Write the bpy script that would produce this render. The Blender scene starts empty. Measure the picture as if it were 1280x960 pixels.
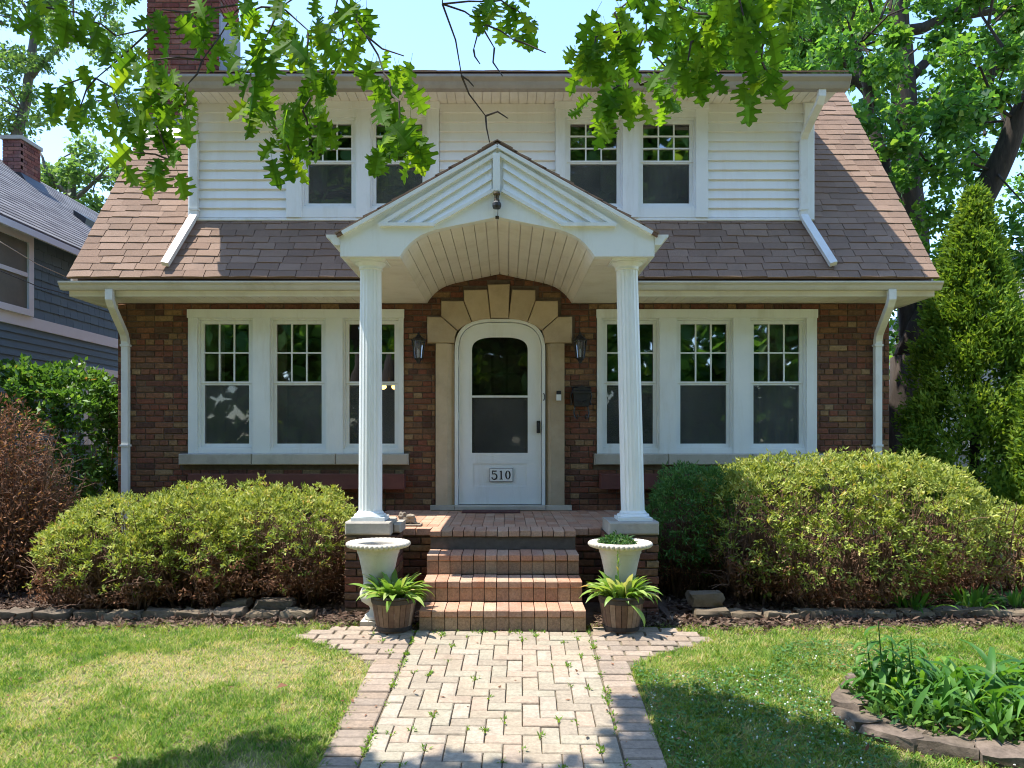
import bpy, bmesh, math, random
import numpy as np
from mathutils import Vector, Matrix, Euler
S = bpy.context.scene
COL = S.collection
PI = math.pi
R = random.Random(7)
NR = np.random.default_rng(11)

# ------------------------------------------------------------------ camera
F, CX, CY, H = 957.0, 632.0, 548.0, 1.5          # focal length and principal point in photo pixels, eye height
cam = bpy.data.cameras.new('camera'); camo = bpy.data.objects.new('camera', cam); COL.objects.link(camo)
camo.location = (0, 0, H); camo.rotation_euler = (PI / 2, 0, 0)
cam.sensor_width = 36; cam.lens = F / 1280 * 36
cam.shift_x = (640 - CX) / 1280; cam.shift_y = (CY - 480) / 1280
cam.clip_start = 0.05; cam.clip_end = 2000
S.camera = camo
# ------------------------------------------------------------------ sky, sun, exposure
SUN = Vector((0.37, -0.015, -1.0)).normalized()     # the way the light travels
elev = math.asin(-SUN.z); azi = math.atan2(-SUN.x, -SUN.y)
w = bpy.data.worlds.new('World'); S.world = w; w.use_nodes = True
nt = w.node_tree; nt.nodes.clear()
sky = nt.nodes.new('ShaderNodeTexSky'); sky.sky_type = 'NISHITA'; sky.sun_disc = False
sky.sun_elevation = elev; sky.sun_rotation = azi
sky.air_density = 1.0; sky.altitude = 300; sky.dust_density = 0.3; sky.ozone_density = 4.0
bg = nt.nodes.new('ShaderNodeBackground'); bg.inputs[1].default_value = 0.15
wo = nt.nodes.new('ShaderNodeOutputWorld')
nt.links.new(sky.outputs[0], bg.inputs[0]); nt.links.new(bg.outputs[0], wo.inputs[0])
sl = bpy.data.lights.new('sun', 'SUN'); sl.energy = 2.75; sl.angle = math.radians(0.53); sl.color = (1, 0.95, 0.87)
so = bpy.data.objects.new('sun', sl); COL.objects.link(so); so.location = (-6, -1, 16)
so.rotation_euler = SUN.to_track_quat('-Z', 'Y').to_euler()
S.view_settings.view_transform = 'Standard'; S.view_settings.look = 'None'
S.view_settings.exposure = 1.75; S.view_settings.gamma = 1; S.view_settings.use_curve_mapping = False
S.cycles.filter_width = 1.05; S.cycles.use_denoising = True; S.cycles.sample_clamp_indirect = 6; S.cycles.max_bounces = 8; S.cycles.transparent_max_bounces = 12
S.cycles.diffuse_bounces = 4

# ------------------------------------------------------------------ helpers
def at(px, py, Y): return Vector(((px - CX) * Y / F, Y, H + (CY - py) * Y / F))
SLOPE = 0.073; Y0 = 5.93
def gz(Y):
    if Y >= Y0: return 0.0
    return max(-0.66, SLOPE * (Y - Y0))
def gpt(px, py):
    Y = F * H / (py - CY)
    if Y < Y0: Y = (H + SLOPE * Y0) * F / ((py - CY) + SLOPE * F)
    return Vector(((px - CX) * Y / F, Y, gz(Y)))

ORG = {}
def wl(o): return ORG.get(o.name, Vector((0, 0, 0))) if o is not None else Vector((0, 0, 0))
def tag(o, label=None, cat=None, group=None, kind=None):
    if label: o['label'] = label
    if cat: o['category'] = cat
    if group: o['group'] = group
    if kind: o['kind'] = kind
    return o
def empty(name, loc, label=None, cat=None, group=None, parent=None):
    o = bpy.data.objects.new(name, None); COL.objects.link(o)
    loc = Vector(loc); o.location = loc - wl(parent); o.parent = parent
    o.empty_display_size = 0.1
    ORG[o.name] = loc
    return tag(o, label, cat, group)
def inst(name, mesh, parent, loc, rot=(0, 0, 0), sc=(1, 1, 1)):   # shared mesh; loc is world (parent unrotated)
    o = bpy.data.objects.new(name, mesh); COL.objects.link(o)
    o.parent = parent; o.location = Vector(loc) - wl(parent)
    o.rotation_euler = rot; o.scale = sc
    ORG[o.name] = Vector(loc)
    return o
def linst(name, mesh, parent, loc, rot=(0, 0, 0), sc=(1, 1, 1)):  # loc in the parent's own space
    o = bpy.data.objects.new(name, mesh); COL.objects.link(o)
    o.parent = parent; o.location = loc; o.rotation_euler = rot; o.scale = sc
    return o

class MB:
    def __init__(s): s.v = []; s.f = []
    def add(s, vs, fs):
        n = len(s.v); s.v += [tuple(v) for v in vs]; s.f += [tuple(i + n for i in f) for f in fs]; return s
    def box(s, a, b):
        x0, y0, z0 = a; x1, y1, z1 = b
        return s.add([(x0,y0,z0),(x1,y0,z0),(x1,y1,z0),(x0,y1,z0),(x0,y0,z1),(x1,y0,z1),(x1,y1,z1),(x0,y1,z1)],
              [(0,3,2,1),(4,5,6,7),(0,1,5,4),(1,2,6,5),(2,3,7,6),(3,0,4,7)])
    def bbox(s, a, b, c=0.006):
        # box with its front (-Y) edges chamfered
        x0, y0, z0 = a; x1, y1, z1 = b; c = min(c, (x1-x0)/3, (z1-z0)/3, (y1-y0)/2)
        return s.add([(x0+c,y0,z0+c),(x1-c,y0,z0+c),(x1-c,y0,z1-c),(x0+c,y0,z1-c),
                      (x0,y0+c,z0),(x1,y0+c,z0),(x1,y0+c,z1),(x0,y0+c,z1),
                      (x0,y1,z0),(x1,y1,z0),(x1,y1,z1),(x0,y1,z1)],
              [(0,1,2,3),(4,5,1,0),(5,6,2,1),(6,7,3,2),(7,4,0,3),(8,9,5,4),(9,10,6,5),(10,11,7,6),(11,8,4,7),(11,10,9,8)])
    def prism_y(s, pts, y0, y1):    # polygon of (x,z), counter-clockwise seen from -Y, extruded along Y
        n = len(pts)
        vs = [(p[0], y0, p[1]) for p in pts] + [(p[0], y1, p[1]) for p in pts]
        fs = [tuple(range(n)), tuple(range(2*n-1, n-1, -1))]
        for i in range(n):
            j = (i+1) % n; fs.append((j, i, n+i, n+j))
        return s.add(vs, fs)
    def prism_x(s, pts, x0, x1):    # polygon of (y,z) extruded along X
        n = len(pts)
        vs = [(x0, p[0], p[1]) for p in pts] + [(x1, p[0], p[1]) for p in pts]
        fs = [tuple(range(n)), tuple(range(2*n-1, n-1, -1))]
        for i in range(n):
            j = (i+1) % n; fs.append((j, i, n+i, n+j))
        return s.add(vs, fs)
    def lathe(s, prof, n=32, c=(0,0,0), mod=None):
        m = len(prof); vs = []
        for k, (r, z) in enumerate(prof):
            for i in range(n):
                a = 2*PI*i/n; rr = r*(mod(k, a) if mod else 1)
                vs.append((c[0]+rr*math.cos(a), c[1]+rr*math.sin(a), c[2]+z))
        fs = []
        for k in range(m-1):
            for i in range(n):
                j = (i+1) % n; fs.append((k*n+i, k*n+j, (k+1)*n+j, (k+1)*n+i))
        fs.append(tuple(range(n-1, -1, -1))); fs.append(tuple((m-1)*n+i for i in range(n)))
        return s.add(vs, fs)
    def tube(s, pts, rad, n=6, rect=None, cap=True):
        pts = [Vector(p) for p in pts]; m = len(pts)
        if not hasattr(rad, '__len__'): rad = [rad]*m
        vs = []; up = None
        for k in range(m):
            t = (pts[min(k+1, m-1)] - pts[max(k-1, 0)]).normalized()
            if up is None:
                up = Vector((0, -1, 0)) if abs(t.y) < 0.8 else Vector((1, 0, 0))
            u = (up - t*up.dot(t))
            u = u.normalized() if u.length > 1e-6 else t.orthogonal().normalized()
            up = u; v = t.cross(u)
            if rect:
                for a, b in ((1,1),(1,-1),(-1,-1),(-1,1)):
                    vs.append(pts[k] + u*a*rect[1]/2 + v*b*rect[0]/2)
            else:
                for i in range(n):
                    a = 2*PI*i/n; vs.append(pts[k] + (u*math.cos(a) + v*math.sin(a))*rad[k])
        q = 4 if rect else n; fs = []
        for k in range(m-1):
            for i in range(q):
                j = (i+1) % q; fs.append((k*q+i, k*q+j, (k+1)*q+j, (k+1)*q+i))
        if cap: fs.append(tuple(range(q-1, -1, -1))); fs.append(tuple((m-1)*q+i for i in range(q)))
        return s.add(vs, fs)
    def mesh(s, name, m=None, smooth=False, rnd=None, fix=True):
        me = bpy.data.meshes.new(name); me.from_pydata(s.v, [], s.f)
        if fix:
            bm = bmesh.new(); bm.from_mesh(me); bmesh.ops.recalc_face_normals(bm, faces=bm.faces); bm.to_mesh(me); bm.free()
        if m: me.materials.append(m)
        if smooth: me.polygons.foreach_set('use_smooth', [True]*len(me.polygons))
        if rnd is not None:
            a = me.attributes.new('rnd', 'FLOAT', 'FACE'); a.data.foreach_set('value', rnd)
        me.update(); return me
    def build(s, name, m, parent=None, smooth=False, rnd=None, keep=False, fix=True, auto=None):
        # one mesh object; verts are world coordinates, its origin goes to the middle of its foot
        vs = np.array(s.v, float)
        c = np.array([(vs[:,0].min()+vs[:,0].max())/2, (vs[:,1].min()+vs[:,1].max())/2, vs[:,2].min()])
        if keep: c = np.zeros(3)
        t = MB(); t.v = [tuple(p) for p in vs - c]; t.f = s.f
        o = inst(name, t.mesh(name, m, smooth, rnd, fix), parent, c)
        if auto is not None:
            for p in o.data.polygons: p.use_smooth = True
            o.data.set_sharp_from_angle(angle=auto)
        return o

def np_mesh(name, V, Fq, m, rnd=None, k=4):
    me = bpy.data.meshes.new(name)
    nv, nf = len(V), len(Fq)
    me.vertices.add(nv); me.vertices.foreach_set('co', np.ascontiguousarray(V, np.float32).ravel())
    me.loops.add(nf*k); me.loops.foreach_set('vertex_index', np.ascontiguousarray(Fq, np.int32).ravel())
    me.polygons.add(nf); me.polygons.foreach_set('loop_start', np.arange(0, nf*k, k, dtype=np.int32))
    me.materials.append(m)
    me.update(calc_edges=True)
    if rnd is not None:
        a = me.attributes.new('rnd', 'FLOAT', 'FACE'); a.data.foreach_set('value', np.ascontiguousarray(rnd, np.float32))
    me.validate(); return me
def unit(A): return A / np.maximum(np.linalg.norm(A, axis=1, keepdims=True), 1e-9)
def rdir(n): return unit(NR.normal(size=(n, 3)))
def kites(P, D, N, L, W, fold=0.15, mid=0.45):
    D = unit(D); Sd = unit(np.cross(D, N)); N = np.cross(Sd, D)
    L = np.asarray(L).reshape(-1, 1); W = np.asarray(W).reshape(-1, 1)
    a = P; b = P + D*L*mid + Sd*W/2 + N*W*fold; c = P + D*L; d = P + D*L*mid - Sd*W/2 + N*W*fold
    V = np.stack([a, b, c, d], 1).reshape(-1, 3); n = len(P)
    return V, np.arange(4*n).reshape(n, 4)
def leaf_object(name, P, D, N, L, W, m, parent=None, rnd=None, fold=0.15, mid=0.45):
    V, Fq = kites(P, D, N, L, W, fold, mid)
    o0 = np.array(wl(parent))
    if rnd is None: rnd = NR.random(len(P))
    o = bpy.data.objects.new(name, np_mesh(name, V - o0, Fq, m, rnd)); COL.objects.link(o)
    o.parent = parent; ORG[o.name] = Vector(o0)
    return o

# ------------------------------------------------------------------ materials
def newmat(name):
    m = bpy.data.materials.new(name); m.use_nodes = True; t = m.node_tree; t.nodes.clear()
    out = t.nodes.new('ShaderNodeOutputMaterial'); return m, t, out
def N_(t, ty, **kw):
    n = t.nodes.new(ty)
    for k, v in kw.items(): setattr(n, k, v)
    return n
def ramp(t, stops, interp='LINEAR'):
    r = t.nodes.new('ShaderNodeValToRGB'); cr = r.color_ramp; cr.interpolation = interp
    while len(cr.elements) < len(stops): cr.elements.new(0.5)
    for e, (p, c) in zip(cr.elements, stops): e.position = p; e.color = (*c, 1)
    return r
def rndfac(t):
    oi = N_(t, 'ShaderNodeObjectInfo'); a = N_(t, 'ShaderNodeAttribute'); a.attribute_name = 'rnd'
    ad = N_(t, 'ShaderNodeMath', operation='ADD'); fr = N_(t, 'ShaderNodeMath', operation='FRACT')
    t.links.new(oi.outputs['Random'], ad.inputs[0]); t.links.new(a.outputs['Fac'], ad.inputs[1]); t.links.new(ad.outputs[0], fr.inputs[0])
    return fr.outputs[0]
def attrfac(t):
    a = N_(t, 'ShaderNodeAttribute'); a.attribute_name = 'rnd'; return a.outputs['Fac']
def noise(t, scale, detail=4, rough=0.6, coord='Object', stretch=None):
    tc = N_(t, 'ShaderNodeTexCoord'); n = N_(t, 'ShaderNodeTexNoise'); n.inputs['Scale'].default_value = scale
    n.inputs['Detail'].default_value = detail; n.inputs['Roughness'].default_value = rough
    if coord == 'World':
        g = N_(t, 'ShaderNodeNewGeometry'); src = g.outputs['Position']
    else: src = tc.outputs[coord]
    if stretch:
        mp = N_(t, 'ShaderNodeMapping'); mp.inputs['Scale'].default_value = stretch; t.links.new(src, mp.inputs[0]); src = mp.outputs[0]
    t.links.new(src, n.inputs['Vector']); return n.outputs[0]
def mixc(t, fac, a, b, blend='MIX'):
    n = N_(t, 'ShaderNodeMix', data_type='RGBA', blend_type=blend)
    for sock, v in ((n.inputs[0], fac), (n.inputs[6], a), (n.inputs[7], b)):
        if hasattr(v, 'links'): t.links.new(v, sock)
        elif hasattr(v, '__len__'): sock.default_value = (*v, 1)
        else: sock.default_value = v
    return n.outputs[2]
def remap(t, v, a, b, c=0.0, d=1.0):
    n = N_(t, 'ShaderNodeMapRange'); t.links.new(v, n.inputs[0])
    for i, x in enumerate((a, b, c, d)): n.inputs[i+1].default_value = x
    return n.outputs[0]
def surf(name, c1, c2=None, scale=6, rough=0.7, bump=0.0, bscale=60, vary=0.0, spec=0.4, coord='World', stretch=None,
         stain=None, sscale=1.5, samt=0.5, metal=0.0, sstretch=None):
    m, t, out = newmat(name); p = N_(t, 'ShaderNodeBsdfPrincipled')
    col = mixc(t, remap(t, noise(t, scale, 5, 0.65, coord, stretch), 0.3, 0.7), c1, c2 or c1)
    if stain:
        f = remap(t, noise(t, sscale, 6, 0.7, 'World', sstretch), 0.5, 0.75, 0, samt)
        col = mixc(t, f, col, stain)
    if vary:
        v = remap(t, rndfac(t), 0, 1, 1-vary, 1+vary)
        hs = N_(t, 'ShaderNodeHueSaturation'); t.links.new(col, hs.inputs['Color']); t.links.new(v, hs.inputs['Value']); col = hs.outputs[0]
    t.links.new(col, p.inputs['Base Color'])
    p.inputs['Roughness'].default_value = rough; p.inputs['Specular IOR Level'].default_value = spec; p.inputs['Metallic'].default_value = metal
    if bump:
        b = N_(t, 'ShaderNodeBump'); b.inputs['Strength'].default_value = bump; b.inputs['Distance'].default_value = 0.01
        t.links.new(noise(t, bscale, 6, 0.7, coord, stretch), b.inputs['Height']); t.links.new(b.outputs[0], p.inputs['Normal'])
    t.links.new(p.outputs[0], out.inputs[0]); return m
def pieces(name, stops, rough=0.85, bump=0.5, bscale=90, grain=0.35, gscale=25, stain=None, sscale=2, samt=0.5, interp='CONSTANT'):
    # one colour per piece, drawn from a palette, with grain on top
    m, t, out = newmat(name); p = N_(t, 'ShaderNodeBsdfPrincipled')
    r = ramp(t, stops, interp); t.links.new(rndfac(t), r.inputs[0])
    g = remap(t, noise(t, gscale, 6, 0.7, 'World'), 0.25, 0.75, 1-grain, 1+grain)
    hs = N_(t, 'ShaderNodeHueSaturation'); t.links.new(r.outputs[0], hs.inputs['Color']); t.links.new(g, hs.inputs['Value'])
    col = hs.outputs[0]
    if stain: col = mixc(t, remap(t, noise(t, sscale, 6, 0.7, 'World'), 0.48, 0.7, 0, samt), col, stain)
    t.links.new(col, p.inputs['Base Color']); p.inputs['Roughness'].default_value = rough; p.inputs['Specular IOR Level'].default_value = 0.25
    b = N_(t, 'ShaderNodeBump'); b.inputs['Strength'].default_value = bump; b.inputs['Distance'].default_value = 0.006
    t.links.new(noise(t, bscale, 6, 0.7, 'World'), b.inputs['Height']); t.links.new(b.outputs[0], p.inputs['Normal'])
    t.links.new(p.outputs[0], out.inputs[0]); return m
def foliage(name, stops, trans=0.4, rough=0.45, spec=0.35, objrnd=False, tint=(1.25, 1.2, 0.5)):
    m, t, out = newmat(name); p = N_(t, 'ShaderNodeBsdfPrincipled')
    r = ramp(t, stops); t.links.new(rndfac(t) if objrnd else attrfac(t), r.inputs[0])
    t.links.new(r.outputs[0], p.inputs['Base Color']); p.inputs['Roughness'].default_value = rough; p.inputs['Specular IOR Level'].default_value = spec
    tr = N_(t, 'ShaderNodeBsdfTranslucent')
    tc = mixc(t, 1.0, r.outputs[0], tint, 'MULTIPLY'); t.links.new(tc, tr.inputs[0])
    mx = N_(t, 'ShaderNodeMixShader'); mx.inputs[0].default_value = trans
    t.links.new(p.outputs[0], mx.inputs[1]); t.links.new(tr.outputs[0], mx.inputs[2]); t.links.new(mx.outputs[0], out.inputs[0]); return m
def glassmat(name, tint=(0.75, 0.8, 0.78), refl=0.32):
    m, t, out = newmat(name)
    tr = N_(t, 'ShaderNodeBsdfTransparent'); tr.inputs[0].default_value = (*tint, 1)
    gl = N_(t, 'ShaderNodeBsdfGlossy'); gl.inputs['Roughness'].default_value = 0.02
    bp = N_(t, 'ShaderNodeBump'); bp.inputs['Strength'].default_value = 0.06; bp.inputs['Distance'].default_value = 0.02
    t.links.new(noise(t, 2.5, 2, 0.5, 'World'), bp.inputs['Height']); t.links.new(bp.outputs[0], gl.inputs['Normal'])
    mx = N_(t, 'ShaderNodeMixShader')
    lw = N_(t, 'ShaderNodeLayerWeight'); lw.inputs[0].default_value = 0.3
    t.links.new(remap(t, lw.outputs['Fresnel'], 0, 1, refl, 1), mx.inputs[0])
    t.links.new(tr.outputs[0], mx.inputs[1]); t.links.new(gl.outputs[0], mx.inputs[2]); t.links.new(mx.outputs[0], out.inputs[0]); return m
def screenmat(name):
    m, t, out = newmat(name)
    tr = N_(t, 'ShaderNodeBsdfTransparent'); d = N_(t, 'ShaderNodeBsdfDiffuse'); t.links.new(mixc(t, remap(t, noise(t, 1.7, 3, .6, 'World'), .35, .65), (.075,.08,.077), (.13,.135,.13)), d.inputs[0])
    mx = N_(t, 'ShaderNodeMixShader'); mx.inputs[0].default_value = 0.55
    t.links.new(tr.outputs[0], mx.inputs[1]); t.links.new(d.outputs[0], mx.inputs[2]); t.links.new(mx.outputs[0], out.inputs[0]); return m
def emitmat(name, c, s):
    m, t, out = newmat(name); e = N_(t, 'ShaderNodeEmission'); e.inputs[0].default_value = (*c, 1); e.inputs[1].default_value = s
    t.links.new(e.outputs[0], out.inputs[0]); return m

M = {}
M['white'] = surf('white_paint', (.80,.82,.80), (.74,.77,.76), 3, .5, .12, 40, stain=(.55,.53,.45), sscale=3.2, samt=.55, sstretch=(1.5,1,.22))
M['trim'] = surf('neighbour_trim', (.74,.83,.90), (.70,.79,.86), 4, .5)
M['vinyl'] = surf('vinyl_siding', (.82,.82,.79), (.79,.79,.76), 3, .45, .03, 30, stain=(.50,.42,.3), sscale=1.6, samt=.22, sstretch=(3,1,.5))
M['gutter'] = surf('gutter_paint', (.60,.58,.52), (.54,.52,.46), 4, .4, .05, 30, stain=(.32,.28,.22), sscale=3, samt=.45, sstretch=(1,1,.3))
M['gutterdark'] = surf('weathered_gutter', (.36,.33,.29), (.30,.275,.24), 4, .5, .1, 30, stain=(.18,.15,.12), sscale=3, samt=.5, sstretch=(1,1,.3))
M['soffit'] = surf('soffit_paint', (.82,.79,.73), (.75,.72,.66), 3, .55, .05, 40, stain=(.5,.42,.33), sscale=3, samt=.3)
M['spout'] = surf('downspout_paint', (.76,.77,.74), (.7,.71,.68), 3, .4, .05, 40, stain=(.4,.34,.26), sscale=2.5, samt=.4)
M['brick'] = pieces('house_brick', [(0,(.195,.074,.046)),(.17,(.15,.064,.042)),(.32,(.205,.105,.055)),(.44,(.105,.052,.037)),(.54,(.25,.15,.075)),(.62,(.18,.08,.048)),
      (.73,(.155,.088,.053)),(.83,(.22,.10,.056)),(.93,(.29,.19,.10)),(.97,(.13,.075,.05))], .9, .9, 70, .5, 30, stain=(.07,.045,.033), sscale=1.6, samt=.5)
M['mortar'] = surf('mortar', (.17,.13,.10), (.11,.085,.065), 20, .95, .5, 90)
M['chimney'] = pieces('chimney_brick', [(0,(.20,.062,.042)),(.3,(.16,.045,.034)),(.55,(.24,.085,.055)),(.8,(.13,.045,.035))], .9, .6, 70, .4, 30, stain=(.4,.33,.29), sscale=1.6, samt=.25)
M['step'] = pieces('step_brick', [(0,(.45,.24,.15)),(.25,(.40,.21,.13)),(.45,(.48,.28,.185)),(.62,(.43,.27,.18)),(.78,(.50,.31,.21)),(.9,(.37,.21,.14))], .85, .6, 160, .35, 60, stain=(.52,.42,.33), sscale=3.5, samt=.45)
M['riser'] = pieces('riser_brick', [(0,(.36,.235,.145)),(.25,(.30,.20,.13)),(.5,(.38,.265,.17)),(.75,(.32,.205,.13))], .9, .7, 160, .4, 60, stain=(.2,.16,.12), sscale=5, samt=.4)
M['paver'] = pieces('path_paver', [(0,(.345,.285,.205)),(.2,(.30,.25,.185)),(.4,(.36,.28,.205)),(.6,(.325,.285,.21)),(.8,(.375,.315,.24))], .9, .6, 120, .32, 45, stain=(.21,.165,.12), sscale=3.5, samt=.6)
M['border'] = pieces('border_paver', [(0,(.31,.24,.18)),(.25,(.27,.215,.165)),(.5,(.335,.265,.20)),(.75,(.285,.215,.155))], .9, .6, 120, .32, 45, stain=(.18,.14,.105), sscale=2.5, samt=.65)
M['joint'] = surf('joint_soil', (.20,.16,.11), (.13,.11,.07), 30, .95, .5, 90)
M['stone'] = surf('limestone', (.52,.42,.29), (.44,.34,.22), 5, .85, .25, 80, vary=.12, stain=(.26,.20,.14), sscale=3.5, samt=.45)
M['sill'] = surf('sill_limestone', (.50,.46,.38), (.42,.38,.31), 6, .85, .25, 80, vary=.08, stain=(.28,.24,.19), sscale=3, samt=.5)
M['concrete'] = surf('plinth_concrete', (.42,.38,.32), (.34,.31,.26), 12, .9, .4, 90, stain=(.18,.16,.13), sscale=4, samt=.4)
M['shingle'] = pieces('roof_shingle', [(0,(.265,.176,.124)),(.18,(.24,.158,.112)),(.36,(.275,.186,.133)),(.5,(.215,.142,.101)),(.62,(.25,.168,.12)),(.78,(.29,.197,.142)),(.9,(.228,.152,.108))], .95, .9, 220, .35, 130, stain=(.16,.115,.083), sscale=2.0, samt=.45)
M['roofplain'] = surf('roof_felt', (.2,.125,.095), (.14,.09,.07), 15, .95, .5, 80)
M['flash'] = surf('flashing', (.30,.31,.32), (.22,.23,.24), 6, .5, .1, 30, metal=.3)
M['glass'] = glassmat('window_glass')
M['doorglass'] = glassmat('door_glass', (.6,.62,.6), .07)
M['screen'] = screenmat('insect_screen')
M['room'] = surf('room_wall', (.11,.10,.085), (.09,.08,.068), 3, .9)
M['curtain'] = surf('curtain_cloth', (.45,.42,.38), (.36,.33,.3), 8, .9)
M['black'] = surf('black_metal', (.018,.018,.02), (.03,.03,.032), 30, .45, .2, 90)
M['bronze'] = surf('dark_bronze', (.05,.035,.02), (.12,.09,.05), 30, .4, .3, 90, metal=.6)
M['ink'] = surf('number_black', (.015,.015,.015), None, 5, .5)
M['wood_dark'] = surf('inner_door_wood', (.05,.03,.02), (.035,.02,.014), 8, .5, .1, 30)
M['redwood'] = surf('dark_red_paint', (.16,.055,.04), (.11,.038,.03), 6, .7, .3, 50, stain=(.06,.03,.025), sscale=4, samt=.5)
M['mat'] = surf('mat_fibre', (.13,.05,.045), (.09,.035,.03), 60, .95, .6, 200)
M['urn'] = surf('urn_plaster', (.60,.55,.46), (.52,.47,.39), 6, .75, .3, 60, stain=(.30,.27,.18), sscale=5, samt=.5)
M['barrel'] = pieces('barrel_stave', [(0,(.22,.135,.085)),(.25,(.17,.10,.065)),(.5,(.27,.18,.12)),(.75,(.14,.085,.055))], .75, .4, 60, .35, 20)
M['hoop'] = surf('barrel_hoop', (.035,.028,.026), (.055,.045,.04), 30, .6, .2, 60)
M['soil'] = surf('potting_soil', (.05,.035,.025), (.09,.06,.04), 40, .95, .8, 60)
M['statue'] = surf('weathered_stone', (.34,.28,.21), (.22,.18,.13), 20, .9, .6, 60, stain=(.12,.1,.07), sscale=9, samt=.5)
M['edge'] = pieces('edging_stone', [(0,(.19,.145,.095)),(.3,(.16,.125,.085)),(.6,(.215,.17,.115)),(.8,(.14,.11,.08))], .95, 1.0, 45, .45, 20, stain=(.07,.055,.04), sscale=5, samt=.6)
M['scallop'] = pieces('flower_bed_stone', [(0,(.165,.125,.095)),(.4,(.14,.108,.08)),(.7,(.185,.143,.108))], .95, 1.0, 40, .5, 18, stain=(.06,.047,.036), sscale=6, samt=.65)
M['bark'] = surf('tree_bark', (.068,.052,.04), (.03,.023,.018), 9, .95, 1.0, 14, stretch=(2.5,2.5,.4))
M['barkgrey'] = surf('grey_bark', (.16,.14,.12), (.09,.08,.07), 9, .95, .8, 14, stretch=(2,2,.5))
M['twig'] = surf('twig_bark', (.075,.055,.045), (.05,.037,.03), 30, .85, .3, 60)
M['deadtwig'] = surf('dead_twig', (.17,.095,.055), (.11,.06,.038), 20, .9, .3, 60)
M['bluesiding'] = surf('blue_grey_siding', (.115,.20,.255), (.10,.18,.235), 4, .65, .15, 40, vary=.10)
M['greyroof'] = pieces('grey_roof', [(0,(.15,.15,.16)),(.3,(.12,.12,.13)),(.6,(.18,.18,.19))], .95, .5, 100, .3, 60)
M['paleside'] = surf('pale_grey_siding', (.55,.56,.56), (.5,.51,.51), 4, .6)
M['oak'] = foliage('oak_leaf', [(0,(.05,.14,.018)),(.45,(.08,.19,.022)),(.8,(.115,.24,.028)),(1,(.20,.33,.035))], .6, .6, .1, True, (2.1,1.75,.45))
M['maple'] = foliage('maple_leaf', [(0,(.04,.12,.045)),(.45,(.085,.21,.055)),(.8,(.16,.30,.07)),(1,(.29,.42,.09))], .5, .45, .3, False, (1.75,1.65,.55))
M['palefol'] = foliage('pale_leaf', [(0,(.07,.15,.06)),(.6,(.12,.22,.08)),(1,(.2,.30,.12))], .5, .5, .3, False, (1.6,1.5,.6))
M['yew'] = foliage('hedge_leaf', [(0,(.12,.175,.035)),(.3,(.24,.31,.065)),(.65,(.40,.44,.12)),(.92,(.54,.54,.20)),(1,(.54,.38,.15))], .35, .65, .12, False, (1.35,1.25,.5))
M['yewdark'] = foliage('yew_leaf', [(0,(.055,.15,.045)),(.6,(.12,.25,.07)),(1,(.22,.36,.11))], .3, .6, .15, False, (1.35,1.3,.6))
M['deadleaf'] = foliage('dead_leaf', [(0,(.13,.06,.035)),(.5,(.25,.125,.075)),(.85,(.36,.20,.12)),(1,(.50,.26,.07))], .2, .8, .1, False, (1.2,1,.8))
M['thuja'] = foliage('arborvitae_spray', [(0,(.06,.135,.025)),(.4,(.14,.25,.038)),(.8,(.26,.37,.06)),(1,(.38,.46,.10))], .4, .65, .1, False, (1.4,1.3,.5))
M['bush'] = foliage('bush_leaf', [(0,(.045,.12,.028)),(.5,(.11,.23,.045)),(.9,(.22,.36,.07)),(1,(.38,.19,.09))], .4, .4, .4)
M['grass'] = foliage('grass_blade', [(0,(.07,.165,.022)),(.22,(.14,.26,.034)),(.45,(.25,.36,.06)),(.68,(.42,.42,.16)),(1,(.58,.46,.28))], .4, .6, .2, False, (1.35,1.3,.6))
M['clover'] = foliage('clover_leaf', [(0,(.04,.13,.03)),(1,(.11,.23,.06))], .3, .5, .3)
M['hosta'] = foliage('hosta_leaf', [(0,(.17,.31,.055)),(.5,(.27,.42,.085)),(.85,(.40,.50,.15)),(.95,(.52,.54,.28)),(1,(.52,.32,.08))], .4, .4, .4, True, (1.2,1.15,.5))
M['lily'] = foliage('lily_leaf', [(0,(.045,.14,.028)),(.5,(.08,.20,.04)),(.9,(.13,.28,.055)),(1,(.26,.37,.08))], .4, .45, .22, True, (1.7,1.6,.5))
M['fern'] = foliage('fern_leaf', [(0,(.03,.09,.025)),(.7,(.06,.15,.035)),(1,(.12,.22,.05))], .3, .5, .3)
M['chip'] = foliage('mulch_chip', [(0,(.04,.024,.017)),(.5,(.085,.052,.037)),(.85,(.15,.10,.072)),(1,(.27,.20,.145))], .05, .9, .1, False, (1,1,1))
# ================================================================== HOUSE
YW = 8.70
house = empty('house', (-0.02, 12.9, 0), 'two-storey brown brick house with white dormer, gambrel roof and columned portico', 'house')
XL, XR = -4.41, 4.364
WL = (-3.603, -1.156, 1.327, 2.963); WR = (1.036, 3.533, 1.327, 2.963); DO = (-0.56, 0.43, 0.685, 2.86)
def solid_wall(mb, x0, x1, z0, z1, y0, y1, holes):
    xs = sorted({x0, x1, *[h[0] for h in holes], *[h[1] for h in holes]})
    for a, b in zip(xs, xs[1:]):
        zz = z0
        for h in sorted((h for h in holes if h[0] <= a and h[1] >= b), key=lambda h: h[2]):
            if h[2] > zz: mb.box((a, y0, zz), (b, y1, h[2]))
            zz = h[3]
        if zz < z1: mb.box((a, y0, zz), (b, y1, z1))
mb = MB(); solid_wall(mb, XL, XR, 0, 3.06, YW + .012, YW + .24, [WL, WR, DO])
mb.box((-1.3, YW + .012, 3.06), (1.2, YW + .24, 3.5))
front = mb.build('brick_wall', M['mortar'], house)
mb = MB()
gab = [(8.95,0),(17.3,0),(17.3,3.0),(15.5,5.95),(13,7.25),(10.52,5.95),(8.95,3.95)]
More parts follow.
